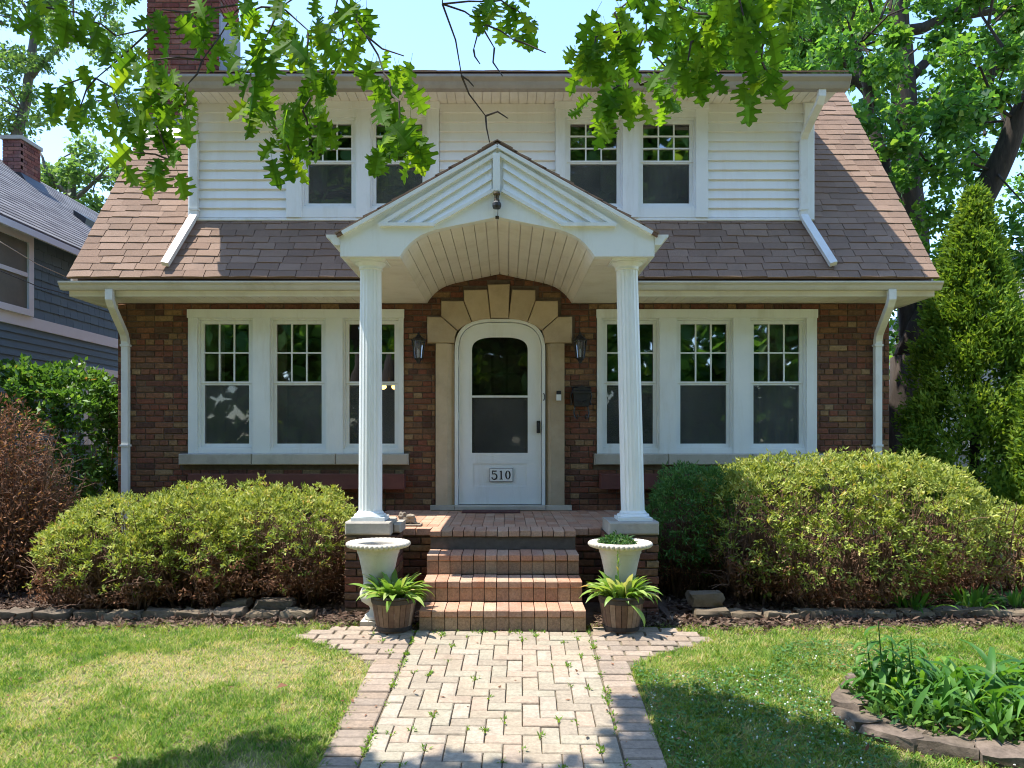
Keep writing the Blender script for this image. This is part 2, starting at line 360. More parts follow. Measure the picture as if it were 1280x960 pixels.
mb.prism_x(gab, XL, XL + .2); mb.prism_x(gab, XR - .2, XR); mb.box((XL + .2, 17.05, 0), (XR - .2, 17.3, 3.0))
sideM = newmat('side_brick'); 
def _sb():
    m, t, out = sideM; p = N_(t, 'ShaderNodeBsdfPrincipled'); b = N_(t, 'ShaderNodeTexBrick'); tc = N_(t, 'ShaderNodeTexCoord')
    mp = N_(t, 'ShaderNodeMapping'); mp.inputs['Rotation'].default_value = (PI/2, 0, PI/2); t.links.new(tc.outputs['Object'], mp.inputs[0]); t.links.new(mp.outputs[0], b.inputs[0])
    b.inputs['Scale'].default_value = 1; b.inputs['Brick Width'].default_value = .21; b.inputs['Row Height'].default_value = .0673; b.inputs['Mortar Size'].default_value = .006
    b.inputs['Color1'].default_value = (.17,.065,.04,1); b.inputs['Color2'].default_value = (.12,.07,.04,1); b.inputs['Mortar'].default_value = (.2,.15,.11,1)
    t.links.new(b.outputs[0], p.inputs['Base Color']); p.inputs['Roughness'].default_value = .9; t.links.new(p.outputs[0], out.inputs[0]); return m
mb.build('gable_wall', _sb(), house)
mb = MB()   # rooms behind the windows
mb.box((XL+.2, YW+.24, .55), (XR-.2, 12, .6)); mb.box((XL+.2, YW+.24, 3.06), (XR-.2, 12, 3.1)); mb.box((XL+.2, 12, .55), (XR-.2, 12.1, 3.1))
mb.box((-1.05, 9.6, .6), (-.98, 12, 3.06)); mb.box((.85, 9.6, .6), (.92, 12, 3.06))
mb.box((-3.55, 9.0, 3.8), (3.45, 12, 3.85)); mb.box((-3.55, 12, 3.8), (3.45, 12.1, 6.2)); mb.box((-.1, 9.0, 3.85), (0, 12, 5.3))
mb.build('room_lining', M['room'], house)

# ---- bricks of the front wall: the ones seen largest singly, the rest joined
bm_ = []
mb = MB(); mb.prism_x([(8.715,3.061),(8.949,3.061),(8.949,3.95),(8.715,3.80)], XL, XL+.2); mb.prism_x([(8.715,3.061),(8.949,3.061),(8.949,3.95),(8.715,3.80)], XR-.2, XR)
mb.build('gable_wall', sideM[0], house)
for k in range(4):
    q = MB(); c = .004 + .0015*k; q.bbox((-.5, 0, -.0285), (.5, .055, .0285), c)
    q.v = [(x + (.0 if abs(x) > .49 else 0), y, z) for x, y, z in q.v]; bm_.append(q.mesh('brick', M['brick']))
holes = [WL, WR, (-3.70,-1.09,1.195,1.33), (.995,3.65,1.195,1.33), (-.80,.665,0,2.58), (-.895,.785,2.575,2.885),(-.735,.63,2.88,3.062),(-.48,.375,3.06,3.185),(-.21,.05,3.18,3.248)]
def free(z0, z1, x0, x1, holes):
    iv = [(x0, x1)]
    for h in holes:
        if h[2] < z1 - .004 and h[3] > z0 + .004:
            nv = []
            for a, b in iv:
                if h[1] <= a or h[0] >= b: nv.append((a, b)); continue
                if h[0] > a: nv.append((a, h[0]))
                if h[1] < b: nv.append((h[1], b))
            iv = nv
    return iv
cand = []
CP = .0673
for k in range(51):
    z0 = .008 + k*CP; z1 = z0 + .057
    hdr = (k % 6 == 3); pit = .105 if hdr else .21
    x0, x1 = (XL, XR) if z1 < 3.04 else (-1.2, 1.1)
    for a, b in free(z0, z1, x0, x1, holes):
        off = (k % 2)*pit/2
        i = math.floor((a - XL - off)/pit) - 1
        while True:
            s0 = XL + off + i*pit + .005; s1 = s0 + pit - .01; i += 1
            if s0 > b: break
            cuts = [(s0, s0+.095), (s0+.105, s1)] if (pit > .2 and R.random() < .28) else [(s0, s1)]
            for u0, u1 in cuts:
                s0c, s1c = max(u0, a + .004), min(u1, b - .004)
                if s1c - s0c > .025: cand.append(((s0c+s1c)/2, (z0+z1)/2, s1c - s0c))
def seen(c):
    x, z, l = c
    if abs(x) < 1.3 and z < .7: return 3
    if z < .95 and abs(x) > 1.4: return 2
    if l < .09: return 1.5
    return 0
cand.sort(key=lambda c: (seen(c), (c[0] + .05)**2 + (c[1]-1.8)**2*1.5))
for c in cand[:300]:
    o = inst('brick', R.choice(bm_), front, (c[0], YW + R.uniform(-.004, .004), c[1]), (R.uniform(-.01,.01), 0, R.uniform(-.008,.008)), (c[2], 1, 1))
mb = MB(); rr = []
for c in cand[300:]:
    n0 = len(mb.f); d = R.uniform(-.004, .004)
    mb.bbox((c[0]-c[2]/2, YW+d, c[1]-.0285), (c[0]+c[2]/2, YW+.055, c[1]+.0285), .005); rr += [R.random()]*(len(mb.f)-n0)
tag(mb.build('brickwork', M['brick'], front, rnd=rr, fix=False), kind='stuff')

# ---- sills, casings, windows
def sill(x0, x1, joints, parent):
    xs = [x0, *joints, x1]
    for a, b in zip(xs, xs[1:]):
        MB().bbox((a + .002, YW - .07, 1.201), (b - .002, YW + .1, 1.3265), .01).build('window_sill', M['sill'], parent)
def px6(x): return (220 + .2344*x - 632)/110
def px7(x): return (98 + .2344*x)/110
sill(px6(25), px6(1243), [px6(413), px6(857)], house)
sill(px7(52), px7(1290), [px7(443), px7(890)], house)
def dh_window(parent, x0, x1, z0, zl, zu, z1, rows, Y, cols=3, scr=True, blind=False):
    # x0..x1 glass, lower glass z0..zl, upper glass zu..z1
    fr = MB(); m = .062
    for a, b in (((x0-m, Y, z0-m), (x0-.04, Y+.12, z1+m)), ((x1+.04, Y, z0-m), (x1+m, Y+.12, z1+m)),
                 ((x0-.04, Y, z1+.04), (x1+.04, Y+.12, z1+m)), ((x0-.04, Y-.004, z0-m), (x1+.04, Y+.12, z0-.042))): fr.box(a, b)
    wnd = fr.build('window', M['white'], parent)
    up = MB(); y = Y + .022
    up.box((x0-.039, y, zu-.021), (x1+.039, y+.035, zu)); up.box((x0-.039, y, z1), (x1+.039, y+.035, z1+.039))
    up.box((x0-.039, y, zu), (x0, y+.035, z1)); up.box((x1, y, zu), (x1+.039, y+.035, z1))
    up.build('upper_sash', M['white'], wnd)
    lo = MB(); y2 = Y + .032
    lo.box((x0-.039, y2, z0-.041), (x1+.039, y2+.05, z0)); lo.box((x0-.039, y2, zl), (x1+.039, y2+.05, zu-.022))
    lo.box((x0-.039, y2, z0), (x0, y2+.05, zl)); lo.box((x1, y2, z0), (x1+.039, y2+.05, zl))
    lo.build('lower_sash', M['white'], wnd)
    W = x1-x0; Hh = z1-zu; t = .008
    for i in range(1, cols): MB().box((x0+W*i/cols-t, y+.008, zu), (x0+W*i/cols+t, y+.03, z1)).build('muntin', M['white'], wnd)
    for j in range(1, rows): MB().box((x0, y+.006, zu+Hh*j/rows-t), (x1, y+.032, zu+Hh*j/rows+t)).build('muntin', M['white'], wnd)
    for i in range(cols):
        for j in range(rows):
            tx, tz = R.uniform(-.004,.004), R.uniform(-.004,.004)
            a, b = x0+W*i/cols+t, x0+W*(i+1)/cols-t; c, d = zu+Hh*j/rows+t, zu+Hh*(j+1)/rows-t
            MB().add([(a, y+.02+tx, c), (b, y+.02-tx, c), (b, y+.02-tx+tz, d), (a, y+.02+tx+tz, d)], [(0,1,2,3)]).build('pane', M['glass'], wnd, fix=False)
    MB().add([(x0, y2+.03, z0), (x1, y2+.03, z0), (x1, y2+.03, zl), (x0, y2+.03, zl)], [(0,1,2,3)]).build('pane', M['glass'], wnd, fix=False)
    if scr: MB().add([(x0-.005, y2+.012, z0-.005), (x1+.005, y2+.012, z0-.005), (x1+.005, y2+.012, zl+.005), (x0-.005, y2+.012, zl+.005)], [(0,1,2,3)]).build('screen', M['screen'], wnd, fix=False)
    return wnd
def casing(parent, x0, x1, z0, z1, opens, Y, Y1, head, name='window_casing'):
    # opens: list of (xa, xb, za, zb); head = thickness of the head board from the top down
    mb = MB(); xs = [x0]
    for o in opens: xs += [o[0], o[1]]
    xs.append(x1)
    for i in range(0, len(xs), 2): mb.box((xs[i], Y, z0), (xs[i+1], Y1, z1-head))
    for o in opens:
        mb.box((o[0], Y+.012, z0), (o[1], Y1, o[2]))
        if o[3] < z1-head: mb.box((o[0], Y+.012, o[3]), (o[1], Y1, z1-head))
    mb.box((x0-.008, Y-.012, z1-head), (x1+.008, Y1, z1))
    return mb.build(name, M['white'], parent)
WY = YW - .02
def big_group(px, gl, x0, x1):
    op = []
    for a, b in gl:
        ga, gb = px(a), px(b)
        dh_window(house, ga, gb, 1.440, 2.107, 2.149, 2.803, 2, WY + .03)
        op.append((ga-.0625, gb+.0625, 1.3775, 2.8655))
    casing(house, x0, x1, 1.3275, 2.963, op, WY, YW + .2, .0965)
big_group(px6, [(145,383),(532,772),(920,1163)], WL[0]+.002, WL[1]-.002)
big_group(px7, [(125,372),(518,765),(910,1155)], WR[0]+.002, WR[1]-.002)
def curtain(x0, x1, z0, z1, y=9.14, mat_='curtain'):
    q = MB(); n = max(8, int((x1-x0)/.022)); vs = []
    for i in range(n+1):
        x = lerp_(x0, x1, i/n); d = .018*math.sin(i*1.25) + .01*math.sin(i*.53); vs += [(x, y+d, z0), (x, y+d, z1)]
    q.add(vs, [(2*i, 2*i+2, 2*i+3, 2*i+1) for i in range(n)]).build('curtain', M[mat_], house, smooth=True, fix=False)
lerp_ = lambda a, b, t: a + (b-a)*t
curtain(3.02, 3.62, .9, 2.95); curtain(2.62, 2.78, .9, 2.95); curtain(.98, 1.2, .9, 2.95); curtain(-3.75, -3.36, .9, 2.95); curtain(-2.02, -1.86, .9, 2.95); curtain(-2.78, -2.6, .9, 2.95)
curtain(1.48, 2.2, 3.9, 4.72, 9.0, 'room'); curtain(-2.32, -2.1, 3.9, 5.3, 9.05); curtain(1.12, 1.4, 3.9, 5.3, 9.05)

# ---- door surround
xs_ = lambda x: (.2083*x - 132)/110
zs_ = lambda y: 3.391 - .001894*y
surround = empty('door_surround', (-.06, YW, .66), parent=house)
def stone(pts, name='voussoir'):
    P = [(xs_(x), zs_(y)) for x, y in pts]
    cx = sum(p[0] for p in P)/len(P); cz = sum(p[1] for p in P)/len(P)
    q = MB(); n = len(P); g = .004
    A = [(p[0]+(cx-p[0])/max(1e-6, math.hypot(cx-p[0], cz-p[1]))*g, p[1]+(cz-p[1])/max(1e-6, math.hypot(cx-p[0], cz-p[1]))*g) for p in P]
    B = [(p[0]+(cx-p[0])*.06, p[1]+(cz-p[1])*.06) for p in A]
    q.add([(x, YW-.055, z) for x, z in B] + [(x, YW-.043, z) for x, z in A] + [(x, YW+.15, z) for x, z in A],
          [tuple(range(n))] + [((i+1) % n, i, n+i, n+(i+1) % n) for i in range(n)] + [(n+(i+1) % n, n+i, 2*n+i, 2*n+(i+1) % n) for i in range(n)])
    q.build(name, M['stone'], surround)
mir = lambda pts: [(1196 - x, y) for x, y in pts][::-1]
V1 = [(163,270),(248,270),(345,355),(333,392),(329,430),(163,430)]
V2 = [(248,175),(383,175),(432,305),(385,326),(346,354),(248,270)]
V3 = [(383,110),(525,108),(545,284),(485,291),(433,304),(383,175)]
V4 = [(525,78),(660,75),(652,282),(545,282)]
for v in (V1, V2, V3): stone(v); stone(mir(v))
stone(V4, 'keystone')
for s in (0, 1):
    if s == 0: a, b, c = xs_(217), xs_(286), xs_(330)
    else: a, b, c = xs_(985), xs_(905), xs_(872)
    q = MB(); pts = [(a, YW-.05), (b, YW-.05), (c, YW+.02), (c, YW+.15), (a, YW+.15)]
    if s: pts = pts[::-1]
    n = 5; zt = 2.5735; zb = .745
    q.add([(x, y, zb) for x, y in pts] + [(x, y, zt) for x, y in pts],
          [tuple(range(n))[::-1], tuple(range(n, 2*n))] + [(i, (i+1) % n, n+(i+1) % n, n+i) for i in range(n)])
    q.build('jamb_stone', M['stone'], surround)
    e = xs_(185) if s == 0 else xs_(1028)
    lo, hi = min(e, c), max(e, c)
    MB().bbox((lo, YW-.075, .686), (hi, YW+.1, .7435), .006).build('plinth_stone', M['sill'], surround)
MB().bbox((xs_(331), YW-.09, .687), (xs_(871), YW+.1, .742), .008).build('threshold', M['sill'], surround)

# ---- white door frame, storm door
def arch(x0, x1, zspring, ztop, r=.17, n=8):
    # round-shouldered flat arch, left to right
    c = (x0+x1)/2; hw = (x1-x0)/2; pts = []
    for i in range(4*n+1):
        u = i/(4*n)*PI; ex = .62
        cu, su = math.cos(u), math.sin(u)
        pts.append((c - hw*math.copysign(abs(cu)**ex, cu), zspring + (ztop-zspring)*abs(su)**.78))
    return pts
def ring(outer, inner, y0, y1):
    n = len(outer); q = MB()
    vs = [(x, y0, z) for x, z in outer] + [(x, y0, z) for x, z in inner] + [(x, y1, z) for x, z in outer] + [(x, y1, z) for x, z in inner]
    fs = []
    for i in range(n-1):
        fs += [(i, i+1, n+i+1, n+i), (2*n+i+1, 2*n+i, 3*n+i, 3*n+i+1), (i+1, i, 2*n+i, 2*n+i+1), (n+i, n+i+1, 3*n+i+1, 3*n+i)]
    fs += [(0, n, 3*n, 2*n), (n-1, 3*n-1, 4*n-1, 2*n-1)]
    return q.add(vs, fs)
def full(x0, x1, zb, zs, zt): return [(x0, zb)] + arch(x0, x1, zs, zt) + [(x1, zb)]
ring(full(-.577, .449, .745, 2.48, 2.853), full(-.536, .410, .745, 2.48, 2.822), YW-.03, YW+.12).build('door_frame', M['white'], house, auto=.6)
dout = full(-.531, .405, .750, 2.48, 2.816)
n = len(dout)
dr = MB(); x0, x1 = -.383, .252
gout = full(x0, x1, 1.335, 2.50, 2.650)
ring(dout, [(x0, .750)] + arch(x0, x1, 2.50, 2.650) + [(x1, .750)], YW+.005, YW+.04).v
dr = ring(dout, [(x0, .750)] + arch(x0, x1, 2.50, 2.650) + [(x1, .750)], YW+.005, YW+.04)
dr.box((x0, YW+.0055, .7505), (x1, YW+.0395, .955)); dr.box((x0, YW+.0055, 1.213), (x1, YW+.0395, 1.335))
dr.box((x0, YW+.014, .955), (x1, YW+.0395, 1.213)); dr.box((x0, YW+.003, 1.965), (x1, YW+.041, 1.988))
door = dr.build('front_door', M['white'], house, auto=.5)
# the sunk panel between the rails is narrower than the glass
for a, b in (((x0-.0, YW+.0055, .955), (x0+.012, YW+.0145, 1.213)), ((x1-.012, YW+.0055, .955), (x1, YW+.0145, 1.213))):
    MB().box(a, b).build('panel_bead', M['white'], door)
ap = arch(x0, x1, 2.50, 2.650)
q = MB(); q.add([(x0, YW+.024, 1.335), (x1, YW+.024, 1.335), (x1, YW+.024, 1.966), (x0, YW+.024, 1.966)], [(0,1,2,3)]).build('screen', M['screen'], door, fix=False)
q = MB(); q.add([(x1, YW+.026, 1.987)] + [(x, YW+.026, z) for x, z in ap[::-1]] + [(x0, YW+.026, 1.987)], [tuple(range(len(ap)+2))]).build('pane', M['doorglass'], door, fix=False)
q = MB(); q.add([(x0, YW+.034, 1.335), (x1, YW+.034, 1.335), (x1, YW+.034, 1.966), (x0, YW+.034, 1.966)], [(0,1,2,3)]).build('pane', M['doorglass'], door, fix=False)
q = MB(); q.box((.352, YW-.02, 1.56), (.392, YW+.005, 1.70)); q.tube([(.372, YW-.018, 1.60), (.372, YW-.055, 1.61), (.372, YW-.055, 1.66), (.372, YW-.018, 1.68)], .009, 6)
q.build('handle', M['black'], door)
for z in (1.0, 1.75, 2.35): MB().tube([(-.535, YW-.0, z-.04), (-.535, YW-.0, z+.04)], .008, 6).build('hinge', M['white'], door)
MB().tube([(.43, YW-.035, 1.93), (.44, YW-.05, 1.95), (.44, YW-.05, 1.99), (.43, YW-.035, 2.01)], .006, 5).build('door_catch', M['black'], house)
# number plate 510
for a_, b_ in (((-.184, YW-.004, 1.008), (-.178, YW+.013, 1.162)), ((.078, YW-.004, 1.008), (.084, YW+.013, 1.162)), ((-.178, YW-.004, 1.008), (.078, YW+.013, 1.014)), ((-.178, YW-.004, 1.156), (.078, YW+.013, 1.162))): MB().box(a_, b_).build('plate_rim', M['flash'], door)
pl = MB(); pl.box((-.178, YW-.006, 1.014), (.078, YW+.013, 1.156)); plate = pl.build('number_plate', M['white'], door)
def ribbon(pts, ws):
    q = []; n = len(pts); L = []; Rr = []
    for i in range(n):
        a = pts[max(i-1, 0)]; b = pts[min(i+1, n-1)]; tx, tz = b[0]-a[0], b[1]-a[1]; l = math.hypot(tx, tz) or 1
        nx, nz = -tz/l, tx/l; h = ws[i]/2
        L.append((pts[i][0]+nx*h, pts[i][1]+nz*h)); Rr.append((pts[i][0]-nx*h, pts[i][1]-nz*h))
    return L, Rr
def glyph(strokes, cx, cz, s):
    mb = MB()
    for k, (pts, ws) in enumerate(strokes):
        L, Rr = ribbon(pts, ws); n = len(L); y = YW - .0085 - .0006*k
        vs = [(cx+x*s, y, cz+z*s) for x, z in L+Rr] + [(cx+x*s, YW-.004, cz+z*s) for x, z in L+Rr]
        fs = [(i, i+1, n+i+1, n+i) for i in range(n-1)]
        fs += [(i+1, i, 2*n+i, 2*n+i+1) for i in range(n-1)] + [(n+i, n+i+1, 3*n+i+1, 3*n+i) for i in range(n-1)]
        mb.add(vs, fs)
    mb.build('digit', M['ink'], plate)
arc = lambda cx, cz, rx, rz, a0, a1, n=18: [(cx+rx*math.cos(math.radians(a0+(a1-a0)*i/n)), cz+rz*math.sin(math.radians(a0+(a1-a0)*i/n))) for i in range(n+1)]
bowl = arc(-.01, -.18, .29, .32, 125, -160, 20)
five = [([(-.22, .10), (-.19, .44)], [.09, .09]), ([(-.24, .45), (.0, .435), (.26, .45)], [.13, .13, .12]), ([(-.22,.09)] + bowl, [.05]+[.07+.09*math.sin(PI*i/20) for i in range(21)]), ([(-.28,-.26),(-.25,-.33)], [.12,.12])]
one = [([(0, -.45), (0, .48)], [.15, .15]), ([(-.17, .34), (0, .45)], [.07, .08]), ([(-.19, -.47), (.19, -.47)], [.07, .07])]
zero = [(arc(0, 0, .23, .46, 0, 360, 28), [.07+.09*abs(math.cos(2*PI*i/28)) for i in range(29)])]
glyph(five, -.128, 1.085, .1); glyph(one, -.050, 1.085, .1); glyph(zero, .026, 1.085, .1)
# inner wooden door behind the storm door
q = MB(); q.box((-.56, YW+.16, .69), (.43, YW+.2, 2.95)); inner = q.build('inner_door', M['wood_dark'], house)
for i in range(3):
    for j in range(2):
        a = -.31 + i*.17; c = 2.03 + j*.23
        MB().box((a, YW+.152, c), (a+.14, YW+.159, c+.2)).build('pane', M['curtain'] if False else M['room'], inner)

# ---- eaves, gutters, soffits
def kprof(y, z, h=.085, d=.115):   # K-style gutter, front at y, bottom z ; list of (y,z)
    return [(y+d, z), (y+d*.42, z), (y+d*.30, z+h*.25), (y+d*.22, z+h*.5), (y+d*.05, z+h*.72), (y, z+h*.8), (y, z+h), (y+.012, z+h), (y+.012, z+h*.82), (y+d*.6, z+h*.3), (y+d-.005, z+h*.3), (y+d-.005, z+h), (y+d, z+h)]
def gutter(x0, x1, y, z, parent=house): 
    return MB().prism_x(kprof(y, z), x0, x1).build('gutter', M['gutter'], parent)
def end_cap(x0, x1, y, z, h=.085, d=.115): MB().prism_x([(y+d-.002, z+.002), (y+d*.42, z+.002), (y+.006, z+h*.75), (y+.006, z+h-.003), (y+d-.002, z+h-.003)], x0, x1).build('gutter_end', M['gutter'], house)
gutter(-4.758, -1.515, 8.13, 3.089); gutter(1.40, 4.656, 8.13, 3.089)
for x in (-4.759, 4.653): end_cap(x, x+.004, 8.13, 3.089)
fa = MB(); fa.box((-4.70, 8.247, 3.03), (-1.385, 8.27, 3.185)); fa.box((1.256, 8.247, 3.03), (4.62, 8.27, 3.185))
for x0, x1 in ((-4.70, -4.68), (4.60, 4.62)): fa.box((x0, 8.271, 3.031), (x1, 9.5, 3.30))
fa.build('fascia', M['soffit'], house)
def soffit_strip(x0, x1, y0, y1, z, along='y', pitch=.1, parent=house, name='soffit', up=.012):
    q = MB()
    if along == 'y':
        n = max(1, round((x1-x0)/pitch)); p = (x1-x0)/n
        for i in range(n): q.box((x0+i*p+.003, y0, z), (x0+(i+1)*p-.003, y1, z+up))
    else:
        n = max(1, round((y1-y0)/pitch)); p = (y1-y0)/n
        for i in range(n): q.box((x0, y0+i*p+.003, z), (x1, y0+(i+1)*p-.003, z+up))
    q.box((x0, y0, z+up), (x1, y1, z+up+.01))
    return q.build(name, M['soffit'], parent)
soffit_strip(-4.679, -1.385, 8.271, 8.695, 3.036); soffit_strip(1.256, 4.599, 8.271, 8.695, 3.036)
soffit_strip(-4.679, -4.412, 8.70, 9.5, 3.036, 'x'); soffit_strip(4.366, 4.599, 8.70, 9.5, 3.036, 'x')

# ---- roofs
SL = 1.31; TH = math.atan(SL)
def rz(Y): return 3.2 + SL*(Y - 8.13)
rf = MB()
def slab(x0, x1, pts, t=.09):
    rf.prism_x(pts + [(y, z - t*1.4) for y, z in pts[::-1]], x0, x1)
lowf = lambda y0: [(y0, rz(y0)-.012), (10.49, rz(10.49)-.012), (13, 7.55)]
slab(-4.655, -1.33, lowf(8.235), .04); slab(-1.329, 1.205, lowf(8.42));
for a_, b_ in ((-4.66, -1.42), (1.28, 4.605)): slab(a_, b_, [(8.142, rz(8.142)-.004), (8.234, rz(8.234)-.004)], .01); rf.box((a_+.05, 8.2455, 3.10), (b_-.05, 8.2465, 3.30))
slab(1.206, 4.60, lowf(8.235), .04)
bk = [(13.001, 7.55), (15.51, rz(10.49)-.012), (17.75, rz(8.25)-.012)]
slab(-4.655, 4.60, bk)
roof = rf.build('roof', M['roofplain'], house)
shm = []
for k in range(6):
    t = .012 + .0016*k
    q = MB(); L = .165
    # local: x across, y up the slope, z out; butt at y=0
    wv = [R.uniform(-.007, .007) for _ in range(3)]
    q.add([(-.5, wv[0], 0), (.5, wv[1], 0), (.5, L, -.002), (-.5, L, -.002), (-.5, wv[0], t), (0, (wv[0]+wv[1])/2, t+.002), (.5, wv[1], t), (.5, L, .004), (-.5, L, .004)],
          [(0,3,2,1), (4,5,6,7,8), (0,1,6,5,4), (1,2,7,6), (2,3,8,7), (3,0,4,8)])
    shm.append(q.mesh('shingle', M['shingle']))
EXP = .114; cand = []
Rm = Matrix.Rotation(TH, 3, 'X')
for r in range(35):
    t = .0 + r*EXP; Y = 8.135 + t*math.cos(TH); z = rz(Y)
    x = -4.665 - R.uniform(0, .15)
    while x < 4.61:
        wd = R.uniform(.17, .31); a, b = max(x, -4.665), min(x+wd, 4.61); x += wd
        if b - a < .03: continue
        vis = True
        if z > 4.05 and a > -3.66 and b < 3.56: vis = False
        if z < 3.95:
            lim = 1.33*(3.99 - z)/.79
            if a > -.075-lim and b < -.075+lim: vis = False
        if vis: cand.append((a, b, Y, z))
cand.sort(key=lambda c: (0 if (c[1]-c[0]) > .1 else 1, c[2]))
mb = MB(); rr = []
for i, (a, b, Y, z) in enumerate(cand):
    me = R.choice(shm)
    if i < 300:
        inst('shingle', me, roof, ((a+b)/2, Y, z), (TH + .012 + R.uniform(-.006,.008), 0, 0), (b-a-.007, 1, 1))
    else:
        n0 = len(mb.f); Mx = Matrix.Translation(((a+b)/2, Y, z)) @ Matrix.Rotation(TH+.012, 4, 'X') @ Matrix.Diagonal((b-a-.002, 1, 1, 1))
        mb.add([Mx @ v.co for v in me.vertices], [tuple(p.vertices) for p in me.polygons]); rr += [R.random()]*(len(mb.f)-n0)
tag(mb.build('shingle_courses', M['shingle'], roof, rnd=rr, fix=False), kind='stuff')

# ---- dormer
DY = 8.72; DX0, DX1 = -3.60, 3.50
gA = [(-2.25,-1.758),(-1.476,-.948)]; gB = [(.738,1.267),(1.567,2.096)]
cA = (-2.487,-.756); cB = (.565, 2.296)
hs = [(a-.0625, b+.0625, 4.179-.0625, 5.084+.0625) for a, b in gA+gB]
q = MB(); solid_wall(q, DX0, DX1, 3.90, 5.34, DY+.02, DY+.2, hs)
for x0, x1 in ((DX0, DX0+.1), (DX1-.1, DX1)):
    q.prism_x([(DY+.2, 3.9), (10.5, 6.1), (11.5, 6.9), (DY+.2, 5.55)], x0, x1)
dormer = q.build('dormer', M['vinyl'], house)
ZB = 4.008; n = 12; p = (5.312-ZB)/n
for x0, x1 in ((DX0+.10, cA[0]-.004), (cA[1]+.004, cB[0]-.004), (cB[1]+.004, DX1-.115)):
    for k in range(n):
        z = ZB + k*p
        MB().prism_x([(DY-.010, z), (DY-.022, z+.005), (DY+.006, z+p+.004), (DY+.02, z+p+.004), (DY+.02, z)], x0, x1).build('siding_board', M['vinyl'], dormer)
for x0, x1 in ((DX0-.005, DX0+.098), (DX1-.113, DX1+.005)): MB().bbox((x0, DY-.040, 3.975), (x1, DY+.02, 5.316), .01).build('corner_board', M['white'], dormer)
MB().bbox((DX0+.098, DY-.032, 3.972), (DX1-.113, DY+.02, 4.006), .006).build('base_trim', M['white'], dormer)
for cx, g in ((cA, gA), (cB, gB)):
    op = []
    for a, b in g:
        dh_window(house, a, b, 4.179, 4.628, 4.665, 5.084, 3, DY-.02); op.append((a-.0625, b+.0625, 4.1165, 5.1465))
    casing(house, cx[0], cx[1], 4.0065, 5.316, op, DY-.046, DY+.15, .08)
q = MB(); q.prism_x([(8.30, 5.345), (8.30, 5.43), (13.0, 7.66), (13.0, 7.52)], -3.80, 3.685)
q.prism_x([(8.22, 5.40), (8.22, 5.418), (8.30, 5.4575), (8.30, 5.4305), (13.0, 7.6605), (13.0, 7.685), (8.305, 5.459)][:4], -3.805, 3.69)
dr_ = q.build('dormer_roof', M['roofplain'], house)
q = MB(); rr = []
for r in range(36):
    t = r*.14; Y = 8.23 + t*.9035; z = 5.437 + t*.4287; x = -3.81
    if Y > 13: break
    while x < 3.68:
        wd = R.uniform(.2, .33); b = min(x+wd, 3.69); n0 = len(q.f)
        Mx = Matrix.Translation(((x+b)/2, Y, z)) @ Matrix.Rotation(math.atan(.4745), 4, 'X') @ Matrix.Diagonal((b-x-.002, 1, 1, 1))
        me = R.choice(shm); q.add([Mx @ v.co for v in me.vertices], [tuple(f.vertices) for f in me.polygons]); rr += [R.random()]*(len(q.f)-n0); x += wd
tag(q.build('shingle_courses', M['shingle'], dr_, rnd=rr, fix=False), kind='stuff')
q = MB(); q.box((-3.79, 8.302, 5.312), (3.675, 8.325, 5.43)); 
for x0, x1 in ((-3.79, -3.768), (3.653, 3.675)): q.prism_x([(8.326, 5.312), (10.3, 5.96), (10.3, 6.36), (8.326, 5.43)], x0, x1)
q.build('fascia', M['soffit'], house)
soffit_strip(-3.767, 3.652, 8.326, DY+.02, 5.318)
q = MB()
for x0, x1 in ((-3.767, DX0-.006), (DX1+.006, 3.652)):
    q.add([(x0, DY+.021, 5.318), (x1, DY+.021, 5.318), (x1, 10.2, 5.94), (x0, 10.2, 5.94), (x0, DY+.021, 5.335), (x1, DY+.021, 5.335), (x1, 10.2, 5.957), (x0, 10.2, 5.957)],
          [(0,3,2,1),(4,5,6,7),(0,1,5,4),(1,2,6,5),(2,3,7,6),(3,0,4,7)])
q.build('soffit', M['soffit'], house)
g2 = lambda: None
MB().prism_x(kprof(8.15, 5.255, .125, .15), -3.80, 3.685).build('gutter', M['gutterdark'], house)
end_cap(3.684, 3.688, 8.15, 5.255, .125, .15); end_cap(-3.803, -3.799, 8.15, 5.255, .125, .15)

# ---- downspouts
def spout(pts, brk=()):
    o = MB().tube(pts, 0, rect=(.078, .055)).build('downspout', M['spout'], house)
    for a in brk: MB().box((a[0]-.05, a[1]-.036, a[2]-.012), (a[0]+.05, a[1]+.032, a[2]+.012)).build('strap', M['spout'], o)
spout([(-4.235, 8.19, 3.09), (-4.235, 8.19, 2.99), (-4.24, 8.24, 2.93), (-4.288, 8.60, 2.68), (-4.295, 8.65, 2.6), (-4.295, 8.655, 2.5), (-4.295, 8.655, .06)], [(-4.295, 8.655, 1.42), (-4.295, 8.655, 2.55)])
spout([(4.13, 8.19, 3.09), (4.13, 8.19, 2.99), (4.135, 8.24, 2.93), (4.195, 8.60, 2.68), (4.205, 8.65, 2.6), (4.205, 8.655, 2.5), (4.205, 8.655, .06)], [(4.205, 8.655, 1.42), (4.205, 8.655, 2.55)])
spout([(3.405, 8.25, 5.27), (3.405, 8.25, 5.19), (3.40, 8.29, 5.13), (3.375, 8.60, 4.95), (3.37, 8.66, 4.88), (3.37, 8.662, 4.75), (3.37, 8.662, 4.03), (3.375, 8.60, 3.95), (3.50, 8.17, 3.36)], [(3.37, 8.662, 4.09)])
